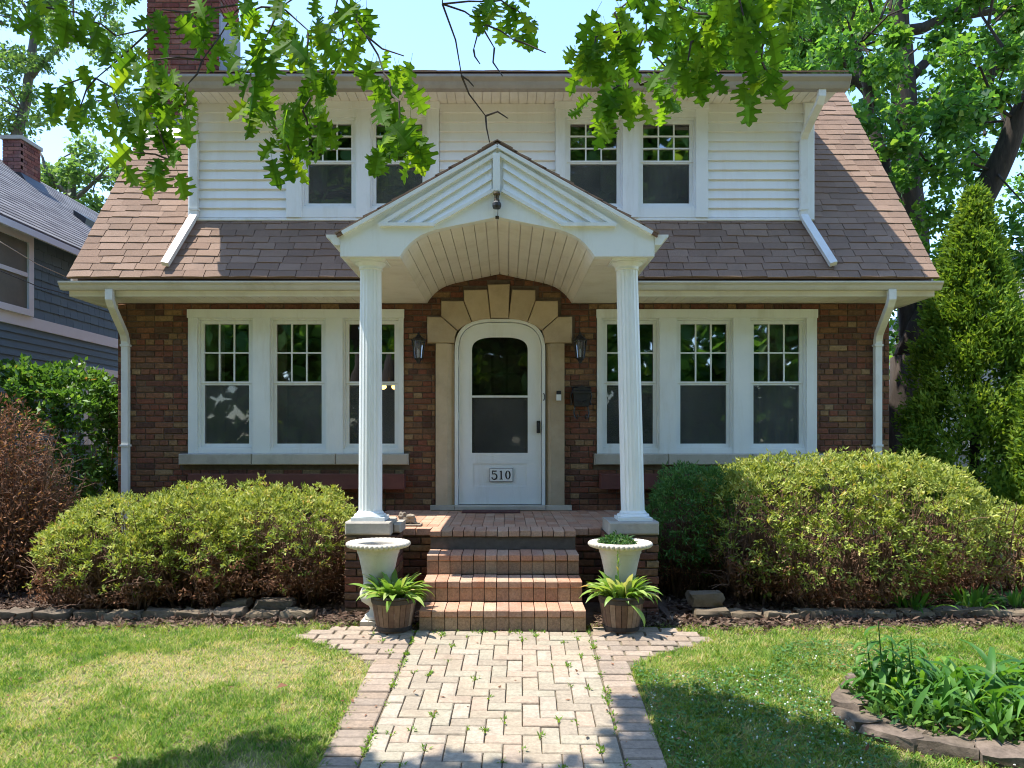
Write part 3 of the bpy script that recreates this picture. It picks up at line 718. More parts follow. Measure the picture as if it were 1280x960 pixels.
spout([(-3.52, 8.25, 5.27), (-3.52, 8.25, 5.19), (-3.52, 8.29, 5.13), (-3.52, 8.60, 4.95), (-3.52, 8.66, 4.88), (-3.52, 8.662, 4.75), (-3.52, 8.662, 4.03), (-3.53, 8.60, 3.95), (-3.635, 8.17, 3.36)], [(-3.52, 8.662, 4.09)])

# ---- chimney
CHX0, CHX1, CHY0, CHY1, CHT = -4.62, -3.69, 9.86, 10.6, 8.6
q = MB(); q.box((CHX0+.01, CHY0+.012, 4.8), (CHX1-.01, CHY1-.01, CHT)); chim = q.build('chimney', M['mortar'], house)
cb = []
for k in range(52):
    z = 5.2 + k*CP
    if z > CHT - .06: break
    off = (k % 2)*.105
    x = CHX0 - off
    while x < CHX1 - .02:
        a, b = max(x, CHX0), min(x+.2, CHX1)
        if b-a > .04: cb.append((a, b, z))
        x += .21
q2 = bm_[0].copy(); q2.materials.clear(); q2.materials.append(M['chimney'])
for a, b, z in cb: inst('brick', q2, chim, ((a+b)/2, CHY0 + R.uniform(-.004, .004), z), (0, 0, R.uniform(-.01, .01)), (b-a, 1, 1))
mb = MB(); rr = []
for k in range(50):
    z = 5.2 + k*CP; y = CHY0 + .06 + (k % 2)*.1
    while y < CHY1 - .05:
        for x0, x1 in ((CHX0-.002, CHX0+.05), (CHX1-.05, CHX1+.002)):
            n0 = len(mb.f); mb.box((x0, y, z-.028), (x1, min(y+.2, CHY1), z+.028)); rr += [R.random()]*(len(mb.f)-n0)
        y += .21
tag(mb.build('brickwork', M['chimney'], chim, rnd=rr), kind='stuff')
q = MB(); zf = rz(CHY0)
q.prism_x([(CHY0-.16, zf-.20), (CHY0-.16, zf-.16), (CHY0-.02, zf+.02), (CHY0-.02, zf+.18), (CHY0, zf+.18), (CHY0, zf-.05)], CHX0-.02, CHX1+.02)
q.box((CHX1+.001, CHY0, 5.9), (CHX1+.02, CHY1, 6.98)); q.build('flashing', M['flash'], chim)
q = MB(); q.box((CHX0-.05, CHY0-.05, CHT), (CHX1+.05, CHY1+.05, CHT+.12)); q.build('chimney_cap', M['concrete'], chim)

# ================================================================== PORTICO (part of the house)
PF = 6.45; GX = lambda px: (px-CX)/148.4; GZ = lambda py: H + (CY-py)/148.4
xc = -.07
half = [(.822,3.033),(.79,3.083),(.74,3.14),(.695,3.18),(.645,3.212),(.585,3.238),(.523,3.259),(.41,3.284),(.287,3.308),(.145,3.337),(0,3.367)]
arch_l = [(xc-o, z) for o, z in half]; arch_r = [(xc+o, z) for o, z in half[::-1]]
archp = arch_l + arch_r[1:]                      # left to right
portico = empty('portico', (xc, 7.4, 3.0), parent=house)
# pediment face as a strip between arch and rake
def rake_z(x): return 3.232 + (3.965-3.232)*(1 - abs(x-xc)/1.315)
q = MB(); n = len(archp)
top = [(x, rake_z(x)) for x, z in archp]
vs = []
lc, rc = (xc-1.315, 3.033), (xc+1.315, 3.033)
low = [lc] + archp + [rc]; up = [(lc[0], 3.232)] + top + [(rc[0], 3.232)]
m_ = len(low)
for y in (PF, PF+.09):
    vs += [(x, y, z) for x, z in low] + [(x, y, z) for x, z in up]
fs = []
for i in range(m_-1):
    fs += [(i, i+1, m_+i+1, m_+i), (3*m_+i, 3*m_+i+1, 2*m_+i+1, 2*m_+i), (2*m_+i, 2*m_+i+1, i+1, i), (m_+i, m_+i+1, 3*m_+i+1, 3*m_+i)]
fs += [(0, m_, 3*m_, 2*m_), (m_-1, 3*m_-1, 4*m_-1, 2*m_-1)]
q.add(vs, fs); ped = q.build('pediment', M['white'], portico)
def bar(p, r, wd, y0, y1, name='moulding'):
    (x0, z0), (x1, z1) = p, r
    tx, tz = x1-x0, z1-z0; l = math.hypot(tx, tz); nx, nz = -tz/l*wd/2, tx/l*wd/2
    if nz < 0: nx, nz = -nx, -nz
    pts = [(x0-nx, z0-nz), (x1-nx, z1-nz), (x1+nx, z1+nz), (x0+nx, z0+nz)]
    if x1 < x0: pts = pts[::-1]
    MB().prism_y(pts, y0, y1).build(name, M['white'], ped)
g = lambda px, py, s: ((GX(px), GZ(py)) if s > 0 else (2*xc+.003-GX(px), GZ(py)))
for s in (1, -1):
    bar(g(620.5, 193, s), g(474, 282.5, s), .032, PF-.032, PF)
    bar(g(477, 281.5, s), g(543, 281.5, s), .028, PF-.036, PF)
    bar(g(541, 280.5, s), g(616.5, 238.5, s), .026, PF-.026, PF)
    # three overlapping louvre boards, each tilted out at its foot
    rows = [((484,279),(614.5,199.5)), ((505,279),(614.5,211)), ((526,279),(614.5,225)), ((542,279),(614.5,237))]
    for (a0, b0), (a1, b1) in zip(rows, rows[1:]):
        A0, B0, A1, B1 = g(*a0, s), g(*b0, s), g(*a1, s), g(*b1, s)
        MB().add([(A0[0], PF-.003, A0[1]), (B0[0], PF-.003, B0[1]), (B1[0], PF-.024, B1[1]), (A1[0], PF-.024, A1[1]), (A1[0], PF-.001, A1[1]), (B1[0], PF-.001, B1[1])],
                 [(0,1,2,3), (3,2,5,4), (0,3,4), (1,5,2), (0,4,5,1)]).build('louvre', M['white'], ped)
    bar((xc+s*1.30, 3.222), (xc+s*.0, 3.952), .03, PF-.045, PF, 'rake_board')
MB().box((GX(616), PF-.04, GZ(240)), (GX(625), PF, GZ(193))).build('king_post', M['white'], ped)
# vault and flat ceilings
bo = portico
ln = [0]
for a, b in zip(archp, archp[1:]): ln.append(ln[-1] + math.hypot(b[0]-a[0], b[1]-a[1]))
def alen(s):
    for i in range(len(ln)-1):
        if s <= ln[i+1] + 1e-9:
            f = (s-ln[i])/(ln[i+1]-ln[i]); a, b = archp[i], archp[i+1]; return (a[0]+(b[0]-a[0])*f, a[1]+(b[1]-a[1])*f)
    return archp[-1]
NB = 18
for k in range(NB):
    s0, s1 = ln[-1]*k/NB + .003, ln[-1]*(k+1)/NB - .003
    P = [alen(s0 + (s1-s0)*i/3) for i in range(4)]
    q = MB(); vs = []
    for y in (PF+.091, YW-.002):
        vs += [(x, y, z-.001) for x, z in P] + [(x, y, z+.018) for x, z in P]
    fs = [(3,2,1,0)[::-1]]
    fs = []
    for i in range(3): fs += [(i, i+1, 9+i, 8+i), (4+i, 12+i, 13+i, 5+i)]
    fs += [(0, 8, 12, 4), (3, 7, 15, 11)]
    q.add(vs, fs).build('ceiling_board', M['soffit'], bo)
q = MB(); vs = [(x, y, z+.02) for y in (PF+.091, YW-.002) for x, z in archp]; n = len(archp)
q.add(vs, [(i, i+1, n+i+1, n+i) for i in range(n-1)]).build('vault_lining', M['soffit'], bo)
soffit_strip(xc-1.314, xc-.823, PF+.091, YW-.004, 3.035, 'x', .06, portico, 'side_ceiling')
soffit_strip(xc+.823, xc+1.314, PF+.091, YW-.004, 3.035, 'x', .06, portico, 'side_ceiling')
for s in (-1, 1):
    x = xc + s*1.305; MB().box((min(x, x+s*.02), PF+.002, 3.034), (max(x, x+s*.02), 8.3, 3.225)).build('side_fascia', M['white'], portico)
    pr = [(0, 0), (.055, 0), (.085, .05), (.115, .065), (.115, .085), (0, .085)]
    q = MB(); X0 = xc + s*1.327; pts = [(X0 + s*a, 3.132+b) for a, b in pr]
    if s < 0: pts = pts[::-1]
    q.prism_y(pts, PF+.0, 8.2).build('gutter', M['white'], portico)
# portico roof
q = MB(); rr = []
zp, ze = 3.985, 3.232
for s in (-1, 1):
    a, b = (xc, zp), (xc + s*1.345, ze - .016)
    pts = [a, b, (b[0], b[1]-.025), (a[0], a[1]-.028)]
    if s > 0: pts = pts[::-1]
    q.prism_y(pts, PF-.035, 8.75)
proof = q.build('portico_roof', M['roofplain'], portico)
q = MB(); rr = []
ang = math.atan2(zp-ze+.016, 1.345); Lr = math.hypot(1.345, zp-ze+.016)
for s in (-1, 1):
    for r in range(12):
        t = r*.137 - .01
        if t > Lr - .16: break
        y = PF - .04
        while y < 8.74:
            wd = R.uniform(.18, .32); b = min(y+wd, 8.75); n0 = len(q.f)
            px_, pz_ = xc + s*(1.345 - t*math.cos(ang)), ze - .016 + t*math.sin(ang) + .002
            Mx = Matrix.Translation((px_, (y+b)/2, pz_)) @ Matrix.Rotation(-s*ang if False else 0, 4, 'Y') @ Matrix.Rotation(PI/2 if s > 0 else -PI/2, 4, 'Z') @ Matrix.Rotation(ang+.015, 4, 'X') @ Matrix.Diagonal((b-y-.002, 1, 1, 1))
            me = R.choice(shm); q.add([Mx @ v.co for v in me.vertices], [tuple(f.vertices) for f in me.polygons]); rr += [R.random()]*(len(q.f)-n0); y += wd
tag(q.build('shingle_courses', M['shingle'], proof, rnd=rr, fix=False), kind='stuff')
q = MB(); y = PF - .045; rr = []
while y < 8.72:
    for s in (-1, 1):
        n0 = len(q.f)
        q.add([(xc, y, zp+.020), (xc+s*.13, y, zp-.050), (xc+s*.13, y+.16, zp-.056), (xc, y+.16, zp+.012), (xc, y, zp+.010), (xc+s*.13, y, zp-.062)], [(0,1,2,3), (0,4,5,1)]); rr += [R.random()]*(len(q.f)-n0)
    y += .14
tag(q.build('ridge_cap', M['shingle'], proof, rnd=rr, fix=False), kind='stuff')
# columns
def column(xb, xt, y):
    c = empty('column', (xb, y, .794), parent=house)
    zb, zt = .86, 2.985; n = 96; fl = 20
    q = MB(); rows = 9; vs = []
    for k in range(rows):
        u = k/(rows-1); z = zb + (zt-zb)*u; r = .104 - .010*u**1.6; x = xb + (xt-xb)*(z-.8)/2.2
        for i in range(n):
            a = 2*PI*i/n; rr_ = r*(1 - .055*abs(math.cos(a*fl/2))**.6)
            vs.append((x + rr_*math.cos(a), y + rr_*math.sin(a), z))
    fs = [(k*n+i, k*n+(i+1) % n, (k+1)*n+(i+1) % n, (k+1)*n+i) for k in range(rows-1) for i in range(n)]
    q.add(vs, fs).build('shaft', M['white'], c)
    q = MB(); q.box((xb-.143, y-.143, .794), (xb+.143, y+.143, .822))
    q.lathe([(.135,.822),(.141,.832),(.135,.845),(.115,.85),(.118,.858),(.108,.868),(.105,.875)], 40, (xb, y, 0)); q.build('base', M['white'], c, auto=.7)
    q = MB(); q.lathe([(.096,2.955),(.103,2.962),(.098,2.972),(.10,2.985),(.125,3.005),(.135,3.012),(.135,3.018)], 40, (xt, y, 0)); q.box((xt-.15, y-.15, 3.0185), (xt+.15, y+.15, 3.034)); q.build('capital', M['white'], c, auto=.7)
CYc = 6.66
column(-1.176, -1.172, CYc); column(1.108, 1.055, CYc)

# ================================================================== STOOP
stoop = empty('brick_stoop', (-.02, 7.4, 0), 'brick stoop with four steps and square piers under the white columns', 'porch')
q = MB(); q.box((-1.355, 6.99, 0), (1.33, 8.68, .62)); q.box((-1.355, 6.5, 0), (-.985, 6.99, .68)); q.box((.885, 6.5, 0), (1.285, 6.99, .68))
q.box((-.63, 6.83, 0), (.59, 7.0, .60)); core = q.build('stoop_core', M['mortar'], stoop)
unit_step = []
for k in range(3):
    q = MB(); c = .004+.002*k
    q.v, q.f = [], []
    q.add([], [])
    q.bbox((-.5, 0, -.5), (.5, 1, .5), .02); unit_step.append(q)
def brick_box(a, b, m, parent, name='brick', ch=.006):
    a = Vector(a); b = Vector(b)
    MB().bbox(tuple(a), tuple(b), ch).build(name, m, parent)
# front walls of stoop and piers
def wall_bricks(x0, x1, z0, z1, y, parent, m, depth=.06, off0=0, flip=None):
    k = 0; z = z0
    while z + .05 < z1 + .01:
        off = ((k + off0) % 2)*.105; x = x0 - off
        while x < x1 - .02:
            a, b = max(x, x0)+.003, min(x+.207, x1)-.003
            if b-a > .03:
                d = R.uniform(-.004, .004); inst('brick', bm_[k % 4], parent, ((a+b)/2, y+d, z+.029), (0, 0, R.uniform(-.01,.01)), (b-a, 1, 1))
            x += .213
        z += .0673; k += 1
wall_bricks(-1.365, -.97, .0, .675, 6.475, core, M['brick']); wall_bricks(.87, 1.30, .0, .675, 6.475, core, M['brick'], off0=1)
wall_bricks(-.98, -.64, .0, .61, 6.965, core, M['brick']); wall_bricks(.60, .87, .0, .61, 6.965, core, M['brick'], off0=1)
mb = MB(); rr = []
for x in (-1.365, -.985, .865, 1.245):            # pier flanks
    for k in range(10):
        for j in range(3):
            y = 6.54 + j*.21 - (k % 2)*.0; n0 = len(mb.f)
            mb.box((x+.0, y, k*.0673+.002), (x+.055, min(y+.2, 7.0), k*.0673+.059)); rr += [R.random()]*(len(mb.f)-n0)
tag(mb.build('pier_brickwork', M['brick'], core, rnd=rr), kind='stuff')
# steps: 13 headers per tread, 13 soldiers per riser
NBk = 13; X0s, X1s = -.672, .625; pw = (X1s-X0s)/NBk
tb = []
for k in range(4):
    q = MB(); c = [.005,.007,.009,.006][k]; j = [R.uniform(-.003,.003) for _ in range(4)]
    q.bbox((-.5+.0, j[0], -.0285+j[1]*.5), (.5, .285, .0285), c); q.v = [(x, y, z + (c*-.6 if (y < .012 and z > .02) else 0)) for x, y, z in q.v]; tb.append(q.mesh('tread_brick', M['step']))
rb = []
for k in range(3):
    q = MB(); q.bbox((-.5, 0, -.055), (.5, .09, .055), .004); rb.append(q.mesh('riser_brick', M['riser']))
ST = [(5.93, .1715), (6.215, .343), (6.50, .5145), (6.785, .685)]
for k, (y, zt) in enumerate(ST):
    for i in range(NBk):
        x = X0s + (i+.5)*pw
        if k == 3 and i == 0: pass
        inst('tread_brick', R.choice(tb), stoop, (x, y + R.uniform(-.004,.004), zt-.0285 + R.uniform(-.002,.002)), (R.uniform(-.008,.008), R.uniform(-.01,.01), 0), (pw-.007, 1, 1))
        inst('riser_brick', R.choice(rb), stoop, (x, y + .012 + R.uniform(-.002,.003) + (.02 if k == 3 else 0), zt-.0585-.055), (0, 0, 0), (pw-.006, 1, 1))
q = MB()
for k, (y, zt) in enumerate(ST):
    q.box((X0s+.004, y+.10, 0 if k == 0 else ST[k-1][1]-.06), (X1s-.004, y+.29, zt-.06))
    q.box((X0s+.006, y+.02, max(0, zt-.1715)), (X1s-.006, y+.1, zt-.0585))
q.build('step_bed', M['mortar'], core)
# flanks of the steps
mb = MB(); rr = []
for k, (y, zt) in enumerate(ST):
    for xx in (X0s, X1s-.05):
        zz = 0
        while zz < zt - .1:
            n0 = len(mb.f); mb.box((xx, y+.105, zz+.003), (xx+.05, y+.283, zz+.054)); rr += [R.random()]*(len(mb.f)-n0); zz += .0573
tag(mb.build('step_flank', M['riser'], core, rnd=rr), kind='stuff')
# floor: headers behind the nosing, and the wing bricks left and right of it
fb = []
for k in range(3):
    q = MB(); q.bbox((-.5, 0, -.02), (.5, .2, 0), .004); fb.append(q.mesh('floor_brick', M['step']))
nf = 0
y = 7.075; r = 0
while y < 8.66:
    for i in range(26):
        x = -1.345 + (i+.5)*.1025
        if x < 1.32 and nf < 290:
            inst('floor_brick', R.choice(fb), stoop, (x, y, .684 + R.uniform(-.0015,.0015)), (0, 0, R.uniform(-.01,.01)), (.098, .985, 1)); nf += 1
    y += .204; r += 1
q = MB(); q.box((-1.35, 7.0, .60), (1.325, 8.69, .667)); q.build('floor_bed', M['mortar'], core)
for x0, x1 in ((-.97, -.82), (-.815, -.676), (.629, .75), (.755, .868)):   # rowlock wings either side of the top nosing
    brick_box((x0, 6.955, .618), (x1, 7.07, .684), M['step'], stoop, 'wing_brick')
for x0, x1 in ((-1.358, -.973), (.872, 1.297)):
    MB().bbox((x0, 6.46, .6855), (x1, 6.89, .793), .012).build('plinth', M['concrete'], stoop)
MB().bbox((-.969, 6.60, .6865), (-.905, 6.93, .765), .012).build('plinth', M['concrete'], stoop)
# ================================================================== GROUND, PATH, LAWN
def lerp(a, b, t): return a + (b-a)*t
GM = surf('ground_grass', (.16,.17,.05), (.24,.20,.10), 9, .95, .5, 60, stain=(.26,.2,.11), sscale=.9, samt=.6)
q = MB(); ys = [-300, -60, -20, -8, -3.2, -1, 1, 3, 5, 5.93, 6.2, 9, 20, 60, 400]; xs = [-400, -60, -12, -4, 0, 4, 12, 60, 400]
for y in ys:
    for x in xs: q.v.append((x, y, gz(y) - .012))
nx = len(xs)
for j in range(len(ys)-1):
    for i in range(nx-1): q.f.append((j*nx+i, j*nx+i+1, (j+1)*nx+i+1, (j+1)*nx+i))
tag(q.build('ground', GM, None, keep=True), kind='structure')
SOIL = surf('bed_soil', (.085,.055,.038), (.14,.095,.065), 14, .95, .9, 50, stain=(.2,.15,.11), sscale=4, samt=.5)
# path: herringbone field, soldier borders, flared aprons, all on the slope up to the steps
path = empty('path', (-.023, 5.925, 0.0)); path.rotation_euler = (math.atan(SLOPE), 0, -.022); tag(path, kind='structure')
PMAT = Matrix.Translation(path.location) @ path.rotation_euler.to_matrix().to_4x4()
pvb = []
for k in range(4):
    q = MB(); j = [R.uniform(-.002,.002) for _ in range(4)]; c = .006
    a, b = .5, .5
    q.add([(-.5+.03, -.5+.06, 0), (.5-.03, -.5+.06, 0), (.5-.03, .5-.06, 0), (-.5+.03, .5-.06, 0), (-.5, -.5, -.006), (.5, -.5, -.006), (.5, .5, -.006), (-.5, .5, -.006), (-.5, -.5, -.03), (.5, -.5, -.03), (.5, .5, -.03), (-.5, .5, -.03)],
          [(0,1,2,3),(4,5,1,0),(5,6,2,1),(6,7,3,2),(7,4,0,3),(8,9,5,4),(9,10,6,5),(10,11,7,6),(11,8,4,7)])
    pvb.append(q)
pvm = [q.mesh('paver', M['paver']) for q in pvb]; bdm = [q.mesh('border_brick', M['border']) for q in pvb]
C = .1025; PW = 6.5*C
def apron(y): return 0.0 if y < -.76 else (.70*((y+.76)/.62)**1.5 if y < -.14 else .70*(1 - .55*((y+.14)/.27)**2))
npv = 0; joints = []
for cy in range(-34, 0):
    for cx in range(-1, 13):
        d = (cx - cy) % 4
        if d == 0:
            a, b, c_, e = cx, cx+2, cy, cy+1
        elif d == 3: a, b, c_, e = cx, cx+1, cy, cy+2
        else: continue
        a, b = max(a, 0), min(b, 13); e = min(e, 0)
        if b <= a or e <= c_: continue
        x0, x1, y0, y1 = -PW + a*C, -PW + b*C, c_*C, e*C
        L, Wd = x1-x0, y1-y0
        g_ = .0055
        linst('paver', R.choice(pvm), path, ((x0+x1)/2, (y0+y1)/2, .010 + R.uniform(-.003,.003)), (R.uniform(-.012,.012), R.uniform(-.012,.012), R.uniform(-.012,.012)), (L-g_, Wd-g_, 1)); npv += 1
        if d == 3 and R.random() < .9: joints.append(((x0), y0 + R.random()*Wd))
nb = 0
for s in (-1, 1):
    y = -3.5
    while y < -.70:
        linst('border_brick', R.choice(bdm), path, (s*(PW + .112), y, .009 + R.uniform(-.004,.004)), (R.uniform(-.012,.012), R.uniform(-.012,.012), R.uniform(-.02,.02)), (.202, .096, 1)); y += .1035; nb += 1
    y = -.66; k = 0
    while y < .13:
        w0, w1 = PW + .012, PW + .215 + apron(y)
        if y > -.02: w0 = .70
        x = w0 - (k % 2)*.1
        while x < w1:
            a, b = max(x, w0), min(x+.2, w1)
            if b-a > .05:
                linst('border_brick', R.choice(bdm), path, (s*(a+b)/2, y, .008 + R.uniform(-.004,.004)), (R.uniform(-.012,.012), R.uniform(-.012,.012), R.uniform(-.03,.03)), (b-a-.008, .096, 1)); nb += 1
            x += .208
        # edge brick turned along the curve
        y += .1035; k += 1
# mortar bed under the bricks
q = MB(); pts = []
ysl = [-3.55, -.78] + [-.76 + .08*i for i in range(12)]
L_ = [(-(PW+.215+apron(y)), y, -.006) for y in ysl]; R_ = [(PW+.215+apron(y), y, -.006) for y in ysl]
q.v = L_ + R_; m = len(ysl); q.f = [(i, m+i, m+i+1, i+1) for i in range(m-1)]
me = q.mesh('path_bed', M['joint']); linst('path_bed', me, path, (0,0,0))
PINV = PMAT.inverted()
def on_path(X, Y, pad=0.0):
    # vectorised: are the points on the path or its aprons?
    lx = (X + .023)*math.cos(.022) - (Y - 5.925)*math.sin(.022); ly = (X+.023)*math.sin(.022) + (Y-5.925)*math.cos(.022)
    ap = np.where(ly < -.14, .70*np.clip((ly+.76)/.62, 0, 1)**1.5, .70*(1 - .55*np.clip((ly+.14)/.27, 0, 1)**2))
    return (np.abs(lx) < PW + .215 + ap + pad) & (ly < .15)
# value noise for growth
GRD = NR.random((64, 64))
def vnoise(X, Y, s):
    x, y = X*s + 31.7, Y*s + 17.3; i, j = np.floor(x).astype(int), np.floor(y).astype(int); fx, fy = x-i, y-j
    fx = fx*fx*(3-2*fx); fy = fy*fy*(3-2*fy); g = lambda a, b: GRD[a % 64, b % 64]
    return (g(i,j)*(1-fx)+g(i+1,j)*fx)*(1-fy) + (g(i,j+1)*(1-fx)+g(i+1,j+1)*fx)*fy
def gzv(Y): return np.where(Y >= Y0, 0.0, np.maximum(-.66, SLOPE*(Y-Y0)))
# stones bed bottom right (outline in plan)
FB = [gpt(*p) for p in ((1062,862),(1046,880),(1050,898),(1072,916),(1110,930),(1160,941),(1215,951),(1275,962),(1340,972))]
def in_flowerbed(X, Y):
    r = np.zeros(len(X), bool); 
    poly = [(p.x, p.y) for p in FB] + [(3.6, 3.8), (3.9, 4.7), (2.4, 4.95), (FB[0].x+.1, FB[0].y+.05)]
    n = len(poly); j = n-1
    for i in range(n):
        xi, yi = poly[i]; xj, yj = poly[j]
        c = ((yi > Y) != (yj > Y)) & (X < (xj-xi)*(Y-yi)/((yj-yi) if abs(yj-yi) > 1e-9 else 1e-9) + xi); r ^= c; j = i
    return r
def lawn_end(X): return np.where(X < 0, 6.19 - .03*np.clip(-X-2, 0, 9)**1.2, 6.10 + .02*np.clip(X-1.5, 0, 9))
def lawn(name, x0, x1, n, label):
    Y = 2.6 + (6.3-2.6)*NR.random(n); X = x0 + (x1-x0)*NR.random(n)
    ok = (~on_path(X, Y, NR.normal(-.005, .022, n))) & (Y < lawn_end(X) + NR.normal(0, .05, n)) & (np.abs(X) < Y*.70 + .4) & (~in_flowerbed(X, Y))
    nz = vnoise(X, Y, 1.3)*.5 + vnoise(X, Y, 3.7)*.3 + vnoise(X, Y, 9.0)*.2
    edge = np.minimum(lawn_end(X) - Y, .6)/.6
    side = 1.0 if x0 < 0 else .0
    dry = np.clip((nz - (.50 if side else .58))*6.0, 0, 1) * (.55 + .45*(NR.random(n) < .75))
    dry = np.maximum(dry, (1-edge)**.7*(.95*NR.random(n))) * (1.0 if side else .75)
    thin = NR.random(n) > dry*.62 + .25*(vnoise(X, Y, 21.0) < .22)
    ok &= thin; X, Y, dry = X[ok], Y[ok], dry[ok]; n = len(X)
    Z = gzv(Y)
    hgt = (.018 + .024*NR.random(n))*(1 - .35*dry)*(.55+.9*vnoise(X, Y, 9.0))
    a = NR.random(n)*2*PI; lean = .5 + 1.3*NR.random(n)
    D = np.stack([np.cos(a)*lean, np.sin(a)*lean, np.ones(n)], 1); Nn = np.stack([-np.sin(a), np.cos(a), .2*np.ones(n)], 1)
    P = np.stack([X, Y, Z-.008], 1)
    cl = vnoise(X, Y, 16.0)*.6 + vnoise(X, Y, 29.0)*.4
    rnd = np.clip(.25 + .22*NR.normal(size=n) + .30*(nz[ok]-.4) + .75*(cl-.5) + .62*dry*NR.random(n)**.5, 0, 1)
    o = leaf_object(name, P, D, np.cross(D, Nn), hgt*1.35, .005 + .0035*NR.random(n), M['grass'], None, rnd, .25, .35)
    tag(o, label, 'grass', kind='stuff'); return o
lawn('lawn_grass', -5.2, -.6, 190000, 'mown lawn with dry tan patches left of the brick path')
lawn('lawn_grass', .55, 5.2, 190000, 'green clover-flecked lawn right of the brick path')
n = 9000; X = .8 + 2.4*NR.random(n); Y = 3.3 + 2.4*NR.random(n); k = (~on_path(X, Y, .02)) & (~in_flowerbed(X, Y)) & (vnoise(X, Y, 2.0) > .42); X, Y = X[k], Y[k]; n = len(X)
tag(leaf_object('clover', np.stack([X, Y, gzv(Y)+.015+.02*NR.random(n)], 1), rdir(n)*[1,1,.25], rdir(n)*[.4,.4,.3]+[0,0,1], .016+.012*NR.random(n), .014+.01*NR.random(n), M['clover'], None, None, .1, .6), 'patches of clover leaves in the right lawn', 'clover', kind='stuff')
n = 900; X = .8 + 2.0*NR.random(n); Y = 3.4 + 1.9*NR.random(n); k = (~on_path(X, Y, .02)) & (~in_flowerbed(X, Y)) & (vnoise(X, Y, 2.0) > .55); X, Y = X[k], Y[k]; n = len(X)
WM = surf('clover_flower', (.7,.7,.62), (.6,.6,.5), 30, .8)
tag(leaf_object('clover_flowers', np.stack([X, Y, gzv(Y)+.045+.015*NR.random(n)], 1), rdir(n), rdir(n), .012, .012, WM), 'tiny white clover blooms in the right lawn', 'clover', kind='stuff')
# weeds growing in the joints
P, D, Nn = [], [], []
def tuft(X, Y, r, n, hh):
    for _ in range(n):
        a = R.random()*2*PI; rr = R.random()*r
        P.append((X+math.cos(a)*rr*.4, Y+math.sin(a)*rr, gz(Y)+.004)); l = R.uniform(.4, 1.3)
        D.append((math.cos(a)*l, math.sin(a)*l, R.uniform(.5, 1.2))); Nn.append((R.uniform(-.4,.4), R.uniform(-.4,.4), 1))
for lx, ly in joints:
    p = PMAT @ Vector((lx, ly, 0)); big = R.random()
    pr = .75 if abs(lx) > .3 else .45
    if R.random() < pr: tuft(p.x, p.y, .045, R.randint(4, 12) if big < .8 else R.randint(18, 34), 1)
for lx, ly in [(s*(PW+.004), -R.random()*2.6) for s in (-1,1) for _ in range(26)] + [(R.uniform(-.6,.6), -.02) for _ in range(14)] + [(-.9,-.25),(-1.0,-.1),(-.8,-.5),(.95,-.02),(1.1,.08)]:
    p = PMAT @ Vector((lx, ly, 0)); tuft(p.x, p.y, .05, R.randint(4, 14), 1)
n = len(P); hh = .012 + .024*NR.random(n)
tag(leaf_object('joint_weeds', np.array(P), np.array(D), np.array(Nn), hh, hh*.42, M['grass'], None, .12+.3*NR.random(n)), 'small green weeds sprouting from the joints of the brick path', 'weeds', kind='stuff')

n = 130; X = NR.uniform(-3.6, 3.6, n); Y = NR.uniform(3.7, 6.2, n); ok = ~in_flowerbed(X, Y); X, Y = X[ok], Y[ok]; n = len(X)
tag(leaf_object('fallen_leaves', np.stack([X, Y, gzv(Y)+np.where(on_path(X, Y), .014, .03)], 1), rdir(n)*[1,1,.25], rdir(n)*.35+[0,0,1], .02+.035*NR.random(n), .01+.016*NR.random(n), M['deadleaf'], None, None, .2), 'scattered dry leaves and bits on the lawn and path', 'leaves', kind='stuff')
p = gpt(345, 866); tag(leaf_object('fallen_leaf', np.array([[p.x, p.y, p.z+.03]]), np.array([[1., .2, .15]]), np.array([[0, -.3, 1.]]), .075, .05, M['deadleaf'], None, np.array([.3]), .3), 'single rust-brown dry leaf lying on the left lawn', 'leaf')
# planting beds and mulch
def bed(name, x0, x1):
    q = MB(); xs = np.linspace(x0, x1, 12)
    for x in xs:
        ye = float(lawn_end(np.array([x]))[0])
        for y, z in ((ye-.22, -.011), (ye+.05, .006), (6.45, .03), (8.69, .05)): q.v.append((x, y, z))
    for i in range(11):
        for j in range(3): q.f.append((i*4+j, (i+1)*4+j, (i+1)*4+j+1, i*4+j+1))
    tag(q.build(name, SOIL, None, keep=True), kind='structure')
bed('planting_bed', -7.5, -1.385); bed('planting_bed', 1.33, 7.5)
q = MB(); q.add([(-1.38, 6.03, -.004), (-.68, 6.03, -.004), (-.68, 6.95, .012), (-1.38, 6.95, .012)], [(0,1,2,3)]); q.add([(.63, 6.03, -.004), (1.325, 6.03, -.004), (1.325, 6.95, .012), (.63, 6.95, .012)], [(0,1,2,3)])
tag(q.build('bare_soil', SOIL, None, keep=True), kind='structure')
n = 46000; X = NR.uniform(-6, 6, n); Y = 5.75 + 2.6*NR.random(n)**1.3; k = (np.abs(X) > .72) & ~((np.abs(X) < 1.42) & (Y > 6.45)) & (Y > lawn_end(X) - .18*NR.random(n)) & (~on_path(X, Y, -.02) | (NR.random(n) < .02 + .25*(Y > 5.85))); X, Y = X[k], Y[k]; n = len(X)
Zb = np.interp(Y, [5.7, 6.1, 6.45, 8.7], [-.004, .012, .036, .056])
tag(leaf_object('mulch', np.stack([X, Y, Zb + .012*NR.random(n)], 1), rdir(n)*[1,1,.35], rdir(n)*[.5,.5,.2]+[0,0,1], .03+.05*NR.random(n), .012+.02*NR.random(n), M['chip'], None, None, .1), 'brown bark mulch and dry leaves under the hedges', 'mulch', kind='stuff')

